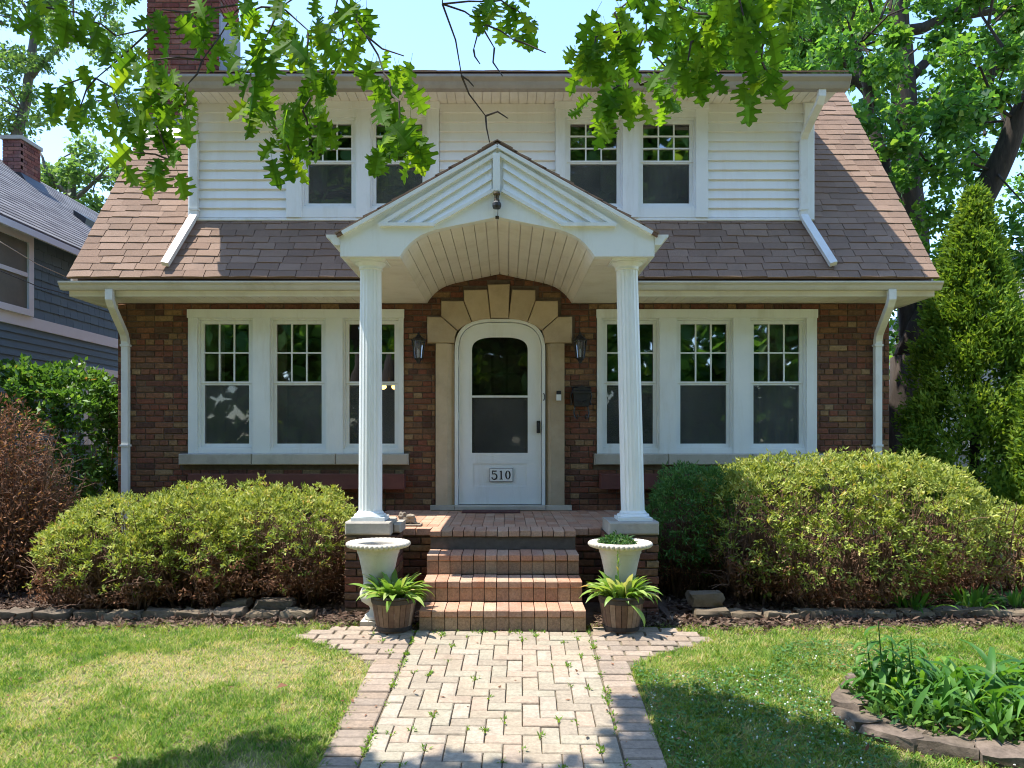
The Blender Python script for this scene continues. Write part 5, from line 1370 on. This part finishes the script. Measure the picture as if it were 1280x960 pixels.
# ================================================================== TREES
def leafballs(balls, L, Wd, mat_, parent, name='crown', droop=-.25, rm=.45, rs=.22):
    PP, rr = [], []
    for (c, rad, m) in balls:
        u = rdir(m)*(NR.random(m)[:,None]**.45)*np.array(rad if hasattr(rad, '__len__') else (rad, rad, rad*.75)); PP.append(np.array(c) + u); rr.append(np.clip(NR.normal(rm + R.uniform(-.12,.12), rs, m), 0, 1))
    P = np.concatenate(PP); m = len(P)
    return leaf_object(name, P, unit(rdir(m) + [0,0,droop]), rdir(m)*.7+[0,0,1], L*(.65+.7*NR.random(m)), Wd*(.65+.7*NR.random(m)), M[mat_], parent, np.concatenate(rr), .12, .5)
def limbs(paths, m, parent, name='limb', n=7):
    for pts, r in paths: 
        P = [Vector(p) for p in pts]
        # subdivide with a little wander
        Q = [P[0]]
        for a, b in zip(P, P[1:]):
            d = (b-a).length
            for k in (1, 2, 3): Q.append(a.lerp(b, k/3) + (Vector((R.uniform(-1,1), R.uniform(-1,1), R.uniform(-1,1)))*d*.035 if k < 3 else Vector()))
        rad = [lerp(r[0], r[1], i/(len(Q)-1)) for i in range(len(Q))]
        MB().tube(Q, rad, n).build(name, m, parent, smooth=True, fix=False)
def twigs_to(balls, frm, m, parent, k=3):
    q = MB()
    for c, rad, _ in balls:
        c = Vector(c); f = min(frm, key=lambda p: (Vector(p)-c).length); f = Vector(f)
        if (f-c).length > 1.5: f = c + (f-c)*min(.5, .7/(f-c).length) + Vector((R.uniform(-.2,.2), R.uniform(-.2,.2), -.25))
        mid = f.lerp(c, .5) + Vector((R.uniform(-.2,.2), R.uniform(-.2,.2), .15)); q.tube([f, mid, c], [.028,.018,.008], 5)
        for _ in range(k):
            d = Vector((R.uniform(-1,1), R.uniform(-1,1), R.uniform(-.6,.8))).normalized()*(rad if not hasattr(rad, '__len__') else rad[0])*.85
            q.tube([c, c+d*.5+Vector((0,0,.08)), c+d], [.009,.006,.003], 4)
    tag(q.build('twigs', m, parent, fix=False), kind='stuff')
def pxballs(lst): return [(at(px, py, Y), r, n) for px, py, Y, r, n in lst]
# big maple behind the right corner
mpl = empty('maple_tree', (6.9, 13.2, 0), 'large maple with dark leaning trunk behind the arborvitae', 'tree', 'maples behind the house')
limbs([([(6.75,13.2,0), (6.85,13.2,1.2), (7.0,13.2,2.9)], (.42,.33)),
       ([(7.0,13.2,2.85), at(1180,345,13.2), at(1205,300,13.0), at(1245,215,12.8), at(1270,150,12.6), at(1320,60,12.4)], (.30,.13)),
       ([(7.0,13.2,2.85), at(1128,330,13.6), at(1105,200,14), at(1070,60,14.2)], (.18,.07))], M['bark'], mpl, 'limb', 9)
bl = []
for _ in range(74): bl.append((R.uniform(1030, 1300), R.uniform(-90, 330), R.uniform(11.8, 14.6), R.uniform(.25,.5), 230))
bl = [b for b in bl if not (1180 < b[0] < 1290 and b[1] > 150 and R.random() < .5)]
bl += [(1262, 300, 12, .45, 220), (1285, 260, 12, .5, 220), (1255, 335, 12.3, .4, 180), (1285, 340, 12.2, .45, 200), (1150, 400, 14, .6, 260), (1125, 440, 14.5, .6, 260), (1170, 270, 12.5, .5, 260)]
B = pxballs(bl); leafballs(B, .12, .10, 'maple', mpl); twigs_to(B, [at(1180,345,13.2), at(1245,215,12.8), at(1105,200,14), at(1270,150,12.6), at(1070,60,14.2)], M['bark'], mpl)
# second maple further back: the straight trunk with three limbs
mp2 = empty('maple_tree', (at(1135, 548, 17).x, 17, 0), 'straight-trunked maple with forked limbs further behind the roof', 'tree', 'maples behind the house')
T2 = lambda x, y, Y=17: at(x, y, Y)
limbs([([(T2(1150,548).x, 17, 0), T2(1142,330), T2(1132,200), T2(1128,90), T2(1122,10), T2(1118,-120)], (.36,.18)),
       ([T2(1134,165), T2(1100,130), T2(1072,100), T2(1030,60)], (.17,.09)), ([T2(1138,98), T2(1160,75), T2(1185,65), T2(1240,62)], (.12,.06)),
       ([T2(1140,150), T2(1200,108,16.6), T2(1240,88,16.4), T2(1290,62,16)], (.2,.14)), ([T2(1115,30), T2(1070,10), T2(1040,-8)], (.09,.05)), ([T2(1125,40), T2(1200,20), T2(1280,5)], (.13,.08))], M['bark'], mp2)
bl = []
for _ in range(100): bl.append((R.uniform(880, 1330), R.uniform(-110, 280), R.uniform(15.6, 19), R.uniform(.35,.7), 260))
holes_ = [(1070,62,26), (1205,80,18), (1262,150,26), (1225,20,10), (1258,270,28)]
bl = [b for b in bl if not (b[0] < 1000 and b[1] > 120) and all(math.hypot(b[0]-h[0], b[1]-h[1]) > h[2]+b[3]*25 for h in holes_)]
B = pxballs(bl); leafballs(B, .14, .115, 'maple', mp2, rm=.5); twigs_to(B, [T2(1132,200), T2(1128,90), T2(1072,100), T2(1200,108), T2(1240,88), T2(1070,10), T2(1200,20)], M['bark'], mp2)
# sunny tree behind the roof ridge, upper middle-right
mp3 = empty('maple_tree', (at(930, 548, 22).x, 22, 0), 'bright sunlit maple showing above the roof right of centre', 'tree', 'maples behind the house')
T3 = lambda x, y, Y=22: at(x, y, Y)
limbs([([(T3(960,548).x, 22, 0), T3(955,200), T3(945,60), T3(930,-100)], (.36,.12)), ([T3(950,100), T3(900,40), T3(860,-20)], (.14,.05)), ([T3(948,80), T3(1010,30), T3(1060,-20)], (.14,.05))], M['bark'], mp3)
bl = [(R.uniform(835, 1075), R.uniform(-120, 120), R.uniform(20.5, 23.5), R.uniform(.5,1.0), 300) for _ in range(46)]
bl += [(835, 95, 22, .5, 200), (850, 60, 22, .5, 220), (838, 30, 22, .45, 200)]
B = pxballs(bl); leafballs(B, .18, .15, 'maple', mp3, rm=.62); twigs_to(B, [T3(950,100), T3(900,40), T3(1010,30), T3(945,60)], M['bark'], mp3)
# tree at the left, thin foliage against the sky
lt = empty('slender_tree', (at(20, 548, 20).x, 20, 0), 'slender grey tree with airy leaves behind the neighbour chimney', 'tree', None)
T4 = lambda x, y, Y=20: at(x, y, Y)
limbs([([(T4(15,548).x, 20, 0), T4(12,200), T4(30,140), T4(40,80), T4(48,20), T4(62,-40)], (.17,.07)), ([T4(40,95), T4(62,70), T4(85,52), T4(120,20)], (.085,.03)), ([T4(44,40), T4(38,20), T4(20,-10)], (.08,.03)), ([T4(48,22), T4(70,0), T4(80,-40)], (.07,.03))], M['barkgrey'], lt)
bl = [(R.uniform(-60, 165), R.uniform(-60, 150), R.uniform(18.5, 21.5), R.uniform(.3,.6), 150) for _ in range(52)] + [(R.uniform(-40, 30), R.uniform(-10, 160), 20, .5, 180) for _ in range(10)]
B = pxballs(bl); leafballs(B, .13, .08, 'palefol', lt, rm=.55); twigs_to(B, [T4(40,80), T4(62,70), T4(85,52), T4(44,40), T4(30,140)], M['barkgrey'], lt)
lt2 = empty('maple_tree', (at(95, 548, 24).x, 24, 0), 'rounded leafy tree between neighbour roof and brown shingle roof', 'tree', None)
T5 = lambda x, y, Y=24: at(x, y, Y)
limbs([([(T5(90,548).x, 24, 0), T5(88,260), T5(92,190)], (.25,.06)), ([T5(88,255), T5(120,225), T5(140,205)], (.08,.03)), ([T5(89,250), T5(60,215), T5(50,190)], (.08,.03))], M['barkgrey'], lt2)
bl = [(R.uniform(45, 175), R.uniform(160, 300), R.uniform(22.5, 25.5), R.uniform(.45,.8), 240) for _ in range(34)]
bl = [b for b in bl if b[1] > 165 + abs(b[0]-95)*.35]
B = pxballs(bl); leafballs(B, .17, .13, 'palefol', lt2, rm=.5); twigs_to(B, [T5(88,255), T5(92,190), T5(120,225)], M['barkgrey'], lt2)
# far belt of greenery closing the gaps
n = 15000; a = NR.random(n); X = -60 + 120*a; Y = 42 + 10*NR.random(n); Z = 7.5*NR.random(n)*(.6+.5*vnoise(X, Y*0, .15))
tag(leaf_object('treeline', np.stack([X, Y, Z], 1), rdir(n), rdir(n), .9, .7, M['maple']), 'distant belt of trees behind the houses', 'trees', kind='stuff')
# ================================================================== NEIGHBOURS
NX = -6.75
nb_ = empty('neighbour_house', (-9.6, 14.5, 0), 'blue-grey shingled house with white trim and grey roof at left', 'house')
q = MB(); q.box((-12.3, 6.5, 0), (NX-.03, 22, 4.42)); q.prism_y([(-12.3, 4.42), (NX-.03, 4.42), (-9.5, 6.6)], 6.5, 22); q.build('wall', M['bluesiding'], nb_)
tz0, tz1 = 3.06, 3.22
MB().box((NX-.03, 6.5, tz0), (NX+.03, 22, tz1)).build('trim_band', M['trim'], nb_)
for k in range(23):
    z = tz0 - .002 - (k+1)*.105
    MB().add([(NX+.016, 6.5, z), (NX+.016, 20, z), (NX+.002, 20, z+.106), (NX+.002, 6.5, z+.106), (NX-.03, 6.5, z), (NX-.03, 20, z), (NX-.03, 20, z+.106), (NX-.03, 6.5, z+.106)],
             [(0,1,2,3),(4,7,6,5),(0,4,5,1),(3,2,6,7),(0,3,7,4),(1,5,6,2)]).build('clapboard', M['bluesiding'], nb_)
shk = []
for k in range(3):
    q = MB(); q.add([(.018, -.5, 0), (.018, .5, .003*k), (.003, .5, .155), (.003, -.5, .155), (-.02, -.5, 0), (-.02, .5, .003*k), (-.02, .5, .155), (-.02, -.5, .155)], [(0,1,2,3),(4,7,6,5),(0,4,5,1),(3,2,6,7),(0,3,7,4),(1,5,6,2)])
    shk.append(q.mesh('shake', M['bluesiding']))
cnt = 0; rest = MB()
for r in range(9):
    z = tz1 + .002 + r*.142; y = 9.3 - R.random()*.2
    while y < 19:
        wd = R.uniform(.14,.26); me = R.choice(shk)
        if not (y+wd > 9.85 and y < 10.62 and z > 3.1) or True:
            if y < 14.2 and cnt < 290 and y > 10.2: inst('shake', me, nb_, (NX, y+wd/2, z), (0,0,0), (1, wd-.006, 1)); cnt += 1
            else: rest.add([(v.co.x+NX, y+wd/2+v.co.y*(wd-.006), z+v.co.z) for v in me.vertices], [tuple(p.vertices) for p in me.polygons])
        y += wd
tag(rest.build('shake_courses', M['bluesiding'], nb_), kind='stuff')
def nwin(y0, y1, z0, z1, name='window'):
    X = NX + .03
    w_ = MB()
    for a, b in (((X-.02, y0, z0), (X+.03, y0+.11, z1)), ((X-.02, y1-.11, z0), (X+.03, y1, z1)), ((X-.02, y0+.11, z1-.11), (X+.032, y1-.11, z1)), ((X-.02, y0+.11, z0), (X+.04, y1-.11, z0+.09)), ((X-.02, y0+.11, (z0+z1)/2-.03), (X+.015, y1-.11, (z0+z1)/2+.03))): w_.box(a, b)
    o = w_.build(name, M['trim'], nb_)
    for a, b in ((z0+.09, (z0+z1)/2-.03), ((z0+z1)/2+.03, z1-.11)):
        MB().add([(X, y0+.11, a), (X, y1-.11, a), (X, y1-.11, b), (X, y0+.11, b)], [(0,1,2,3)]).build('pane', M['gpane'], o, fix=False)
M['gpane'] = surf('dark_window_glass', (.10,.125,.11), (.16,.19,.165), 2, .25, 0, spec=.3)
nwin(9.75, 10.86, 3.222, 4.36); nwin(12.15, 13.4, 1.4, 2.66)
q = MB(); q.prism_y([(NX+.22, 4.33), (NX+.22, 4.40), (-9.5, 6.74), (-12.6, 4.40), (-12.6, 4.33), (-9.5, 6.62)][::-1], 6.2, 22.2); rfN = q.build('roof', M['greyroof'], nb_)
MB().box((NX+.205, 6.2, 4.285), (NX+.245, 22.2, 4.375)).build('gutter', M['trim'], nb_)
q = MB(); rr = []
sl2 = math.atan2(6.74-4.40, -9.5-(NX+.22)); Ls = math.hypot(6.74-4.40, -9.5-(NX+.22)); dx, dz = math.cos(sl2), math.sin(sl2)
for r in range(int(Ls/.14)):
    t = r*.14; y = 8.5 + R.random()*.2
    while y < 20:
        wd = R.uniform(.25,.4); x, z = NX+.22+dx*t, 4.405+dz*t; x2, z2 = x+dx*.15, z+dz*.15; n0 = len(q.f)
        q.add([(x, y, z), (x, y+wd-.005, z), (x2, y+wd-.005, z2), (x2, y, z2), (x+.004, y, z+.012), (x+.004, y+wd-.005, z+.012), (x2, y+wd-.005, z2+.004), (x2, y, z2+.004)], [(4,5,6,7),(0,1,5,4),(1,2,6,5),(3,0,4,7)]); rr += [R.random()]*4; y += wd
tag(q.build('shingle_courses', M['greyroof'], rfN, rnd=rr), kind='stuff')
c0, c1 = at(3, 200, 14.2), at(26, 200, 14.2)
q = MB(); q.box((c0.x+.01, 14.21, 5.9), (c1.x-.01, 14.8, 7.04)); nch = q.build('chimney', M['mortar'], rfN)
mb = MB(); rr = []
for k in range(14):
    z = 6.1 + k*.068
    for f in range(2):
        L = (c1.x-c0.x) if f == 0 else .6; p = -(k % 2)*.105
        while p < L:
            a, b = max(p, 0), min(p+.2, L); p += .21
            if b-a < .03: continue
            n0 = len(mb.f)
            if f == 0: mb.box((c0.x+a, 14.2, z), (c0.x+b, 14.26, z+.058))
            else: mb.box((c1.x-.06, 14.2+a+.002, z), (c1.x, 14.2+b, z+.058))
            rr += [R.random()]*6
tag(mb.build('brickwork', M['chimney'], nch, rnd=rr), kind='stuff')
MB().box((c0.x-.03, 14.17, 7.05), (c1.x+.03, 14.83, 7.12)).build('chimney_cap', M['concrete'], nch)
q = MB(); q.prism_y([(c0.x-.05, 6.0), (c1.x+.28, 6.02), (c1.x+.03, 6.42), (c0.x-.02, 6.42)], 14.15, 14.86); q.build('flashing', M['black'], nch)
p = at(88, 240, 13.4); q = MB(); tt = (p.x-(NX+.22))/dx if False else 1.9; x, z = NX+.22+dx*tt, 4.41+dz*tt
q.add([(x, 14.6, z), (x, 15.5, z), (x+dx*.28, 15.5, z+dz*.28), (x+dx*.28, 14.6, z+dz*.28), (x+.03, 14.6, z+.12), (x+.03, 15.5, z+.12), (x+dx*.28, 15.5, z+dz*.28+.10), (x+dx*.28, 14.6, z+dz*.28+.10)], [(0,3,2,1),(4,5,6,7),(0,1,5,4),(1,2,6,5),(2,3,7,6),(3,0,4,7)]); q.build('roof_vent', M['black'], rfN)
for i, (a, b) in enumerate((((-20, 290), (96, 352)), ((-20, 330), (100, 372)))):
    A, B_ = at(*a, 9.2), at(*b, 12.2); q = MB(); q.tube([A, A.lerp(B_, .5) - Vector((0,0,.05)), B_], .007, 4)
    tag(q.build('power_cable', M['gutter'] if i == 0 else M['black'], None), ['upper of two thin wires crossing before the blue-grey house', 'lower of two thin wires crossing before the blue-grey house'][i], 'cable')
# pale house at the right edge
ph = empty('neighbour_house', (12.8, 17, 0), 'pale grey sided house glimpsed at the right edge', 'house')
q = MB(); q.box((10.0, 13.8, 0), (16, 21, 3.9)); q.build('wall', M['paleside'], ph)
for k in range(26): MB().prism_x([(13.8, .15+k*.14), (13.785, .15+k*.14), (13.798, .288+k*.14), (13.8, .288+k*.14)], 9.998, 16).build('siding_board', M['paleside'], ph)
for k in range(26): MB().prism_y([(10.0, .151+k*.14), (9.985, .151+k*.14), (9.998, .288+k*.14), (10.0, .288+k*.14)][::-1], 13.8, 21).build('siding_board', M['paleside'], ph)
q = MB(); q.prism_y([(9.55, 3.82), (16.4, 3.82), (16.4, 3.95), (13, 6.3), (9.55, 3.95)], 13.5, 21.3); q.build('roof', M['greyroof'], ph)
MB().box((9.45, 13.45, 3.80), (9.56, 21.3, 3.92)).build('gutter', M['white'], ph)

# ================================================================== OAK OVERHEAD
HALF = [(0,.0),(.02,.06),(.09,.09),(.19,.10),(.23,.085),(.235,.145),(.18,.19),(.125,.225),(.15,.265),(.27,.285),(.36,.26),(.345,.32),(.40,.36),(.31,.385),(.19,.41),(.14,.455),(.19,.50),(.31,.545),(.41,.53),(.385,.585),(.42,.645),(.33,.645),(.21,.64),(.145,.67),(.18,.72),(.26,.775),(.305,.775),(.265,.82),(.25,.87),(.17,.845),(.105,.86),(.085,.925),(0,1.0)]
def oak_mesh(k):
    vs, fs = [], []
    cv, dr, tw = R.uniform(.2,.9), R.uniform(.2,1.1), R.uniform(-.5,.5)
    sx = R.uniform(.85, 1.12)
    for s in (-1, 1):
        b = len(vs); n = len(HALF)
        pts = [(s*x*sx*R.uniform(.93,1.07), y) for x, y in HALF]
        for x, y in pts: vs.append((x, y, cv*abs(x)*.55 - dr*.35*y*y + tw*x*y + .012*math.sin(y*19)*abs(x)*4))
        for x, y in pts: vs.append((0, y, -dr*.35*y*y))
        for i in range(n-1):
            f = (b+i, b+i+1, b+n+i+1, b+n+i); fs.append(f if s > 0 else f[::-1])
    # stalk
    q = MB(); q.v, q.f = vs, fs
    q.tube([(0,-.22,.02), (0,-.1,.0), (0,.25,.004)], [.008,.007,.004], 3)
    return q.mesh('leaf', M['oak'], False, fix=False)
OL = [oak_mesh(k) for k in range(7)]
oak = empty('oak_tree', (-2.9, -1.2, gz(-1.2)), 'oak whose leafy branches hang into the top of the view', 'tree')
limbs([([(-2.9,-1.2,-.6), (-2.85,-1.15,2.0), (-2.6,-1.0,4.2), (-2.3,-.7,6.2)], (.38,.26))], M['bark'], oak, 'trunk', 12)
limbs([([(-2.6,-1.0,4.3), (-1.9,1.0,4.9), (-1.3,2.6,4.6), (-1.05,3.35,3.95)], (.16,.03)),
       ([(-2.6,-1.0,4.2), (-1.0,.6,5.0), (-.6,2.2,4.5), (-.4,3.3,3.85)], (.14,.03)),
       ([(-1.0,.6,5.0), (.2,1.8,4.7), (.5,2.8,3.8)], (.09,.025)), ([(.2,1.8,4.7), (.9,2.0,4.3), (.95,2.65,3.45)], (.07,.02)),
       ([(-2.3,-.7,6.2), (-1.2,2.0,6.6), (-.6,4.0,6.2)], (.18,.05)), ([(-2.3,-.7,6.2), (-3.2,2.0,6.4), (-3.4,3.8,5.9)], (.16,.05))], M['bark'], oak, 'limb')
BR_ = [
 (3.35, [(330,-60,-1,0),(305,5,0,1),(275,45,1,2),(253,75,2,0),(228,112,3,2),(190,36,2,2),(145,45,5,3),(110,25,6,5),(80,14,7,5),(30,2,8,5),(120,98,5,4),(75,108,10,6),(100,135,10,6),(148,135,10,5),(188,75,3,5),(208,95,4,5),(232,130,4,6),(195,155,16,5),(212,200,17,5),(160,190,18,3),(185,110,15,5),(240,15,1,5),(203,12,21,4)]),
 (3.3, [(420,-60,-1,0),(350,10,0,5),(328,55,1,4),(312,95,2,6),(330,130,3,6),(345,160,4,6),(362,188,5,5),(385,38,1,6),(382,75,7,6),(395,110,8,5),(378,138,9,5),(385,160,10,4),(418,18,0,5),(430,52,12,5),(446,12,12,4),(458,45,14,1),(480,92,16-1,4),(490,118,16,4),(500,160,17,6),(492,182,18,6),(505,70,15,2),(300,20,1,4)]),
 (3.5, [(545,-60,-1,0),(553,5,0,0),(577,95,1,0),(607,145,2,0),(612,178,3,0),(600,28,1,0),(642,50,5,0),(682,66,6,0),(618,60,5,0),(628,95,8,0),(592,62,5,0),(600,80,10,0),(612,2,1,4),(640,10,12,5),(656,22,13,3),(592,108,2,0),(635,148,3,0)]),
 (3.05, [(800,-60,-1,0),(800,0,0,3),(808,50,1,0),(792,105,2,0),(768,28,1,5),(776,52,4,5),(745,58,5,4),(738,82,6,4),(765,80,5,5),(783,118,3,3),(760,128,9,6),(748,150,10,5),(800,118,3,5),(820,115,12,4),(842,122,12,5),(815,68,2,0),(834,98,15,0)]),
 (2.75, [(930,-70,-1,0),(915,0,0,4),(893,30,1,4),(872,62,2,4),(860,88,3,5),(885,90,3,4),(932,42,1,4),(958,58,6,4),(952,88,7,5),(962,108,8,3),(985,12,1,4),(1005,2,10,4),(852,22,2,4),(830,8,12,4),(942,12,1,3)]),
]
nleaf = 0; extra = MB(); xr = []
BR_ = [BR_[2], BR_[4], BR_[3], BR_[0], BR_[1]]
for Yb, nodes in BR_:
    pos = []
    b0 = at(nodes[0][0], nodes[0][1], Yb)
    br = empty('branch', b0, parent=oak); q = MB()
    for i, (px, py, par, nl) in enumerate(nodes):
        if Yb < 3.2: py -= 12
        dY = 0 if par < 0 else pos[par].y - Yb + R.uniform(-.13,.13)
        pos.append(at(px, py, Yb + max(-.35, min(.35, dY))))
        if par >= 0:
            a, b = pos[par], pos[i]; mid = a.lerp(b, .5) + Vector((R.uniform(-.03,.03), R.uniform(-.04,.04), R.uniform(-.0,.035)))*min(1, (b-a).length*4)
            r0 = .0085 if par == 0 else .0050; q.tube([a, mid, b], [r0, (r0+.0032)/2, .0026], 5)
        for j in range(max(0, round(nl*1.4 + R.uniform(-.4,.4)))):
            L = R.choice((R.uniform(.085,.12), R.uniform(.105,.14), R.uniform(.125,.155)))*(.9 if Yb < 3.2 else 1); off = Vector((R.uniform(-.075,.075), R.uniform(-.07,.07), R.uniform(-.04,.075)))
            # leaves hang: tip direction down and outward, face turned any way round the stalk
            az = R.uniform(0, 2*PI); pitch = R.uniform(-1.45, -.6)
            d = Vector((math.cos(az)*math.cos(pitch), math.sin(az)*math.cos(pitch), math.sin(pitch)))
            f = Vector((R.uniform(-1,1)*.65, (-1 if R.random() < .6 else 1) + R.uniform(-.3,.3), R.uniform(-.3,.5)))
            f = (f - d*f.dot(d)).normalized(); sx = d.cross(f)
            Mx = Matrix((sx, d, f)).transposed()
            p = pos[i] + off; me = R.choice(OL); sc_ = (L*R.uniform(.75,.98), L, L); nleaf += 1
            if nleaf <= 300: inst('leaf', me, br, p + d*.22*L, Mx.to_euler(), sc_)
            else: extra.add([p + d*.22*L + Mx @ Vector((v.co.x*sc_[0], v.co.y*L, v.co.z*L)) for v in me.vertices], [tuple(f_.vertices) for f_ in me.polygons]); xr += [R.random()]*(len(extra.f)-len(xr))
    q.build('twig', M['twig'], br, fix=False)
if extra.f: tag(extra.build('leaf_spray', M['oak'], br, rnd=xr, fix=False), kind='stuff')
# crown overhead: the clumps that shade the near lawn
def shade(px, py, h, r, n):
    g_ = gpt(px, py); t = h - g_.z; return ((g_.x - .37*t, g_.y - .018*t, h), r, n)
B = [shade(870,880,5.4,.42,230), shade(930,905,5.2,.42,230), shade(850,925,5.6,.42,220), shade(990,935,5.3,.42,230), shade(900,955,5.2,.5,260), shade(1010,905,5.6,.28,90), shade(820,870,5.5,.25,80), shade(1060,950,5.4,.36,170),
     shade(265,950,5.4,.32,150), shade(335,925,5.6,.25,95), shade(370,955,5.5,.35,170), shade(215,960,5.5,.3,110), shade(430,958,5.6,.28,110),
     shade(520,958,5.6,.24,90), shade(600,955,5.5,.26,100), shade(680,962,5.5,.26,100), shade(560,938,5.8,.14,24), shade(800,950,5.6,.28,110)]
for _ in range(26): B.append(((R.uniform(-3.6, 1.6), R.uniform(-1.0, 2.6), R.uniform(5.3, 7.2)), R.uniform(.45,.8), 220))
leafballs(B, .17, .11, 'bush', oak, 'crown', -.5); twigs_to(B, [(-.6,4.0,6.2), (-3.4,3.8,5.9), (-1.2,2.0,6.6), (-3.2,2.0,6.4), (-1.0,.6,5.0)], M['twig'], oak, 2)

# ================================================================== STREET TREES ACROSS THE ROAD (what the windows mirror)
road = MB(); road.add([(-60,-14,-.655), (60,-14,-.655), (60,-7,-.655), (-60,-7,-.655)], [(0,1,2,3)])
tag(road.build('road', surf('asphalt', (.05,.05,.05), (.06,.06,.058), 20, .9), None, keep=True), kind='structure')
for i, x in enumerate((-21, -14, -8.5, -3, 2.5, 8, 13.5, 21)):
    y = -18 + R.uniform(-2,2); t = empty('street_tree', (x, y, -.66), 'leafy street tree across the road behind the viewpoint', 'tree', 'street trees across the road')
    MB().tube([(x,y,-.66),(x+.1,y,2.5),(x,y,9)], [.3,.25,.12], 8).build('trunk', M['bark'], t)
    Bb = [((x+R.uniform(-3.4,3.4), y+R.uniform(-2.5,2.5), R.uniform(.6, 20)), R.uniform(1.2,2.0), 120) for _ in range(60)]
    leafballs(Bb, .75, .6, 'maple', t, rm=.55)
n = 9000; X = -60 + 120*NR.random(n); Y = -30 + 4*NR.random(n); Z = -.6 + 17*NR.random(n)*(.7+.4*vnoise(X, Y*0, .2))
tag(leaf_object('street_treeline', np.stack([X, Y, Z], 1), rdir(n), rdir(n), 1.2, 1.0, M['maple']), 'dense belt of trees behind the street trees', 'trees', kind='stuff')
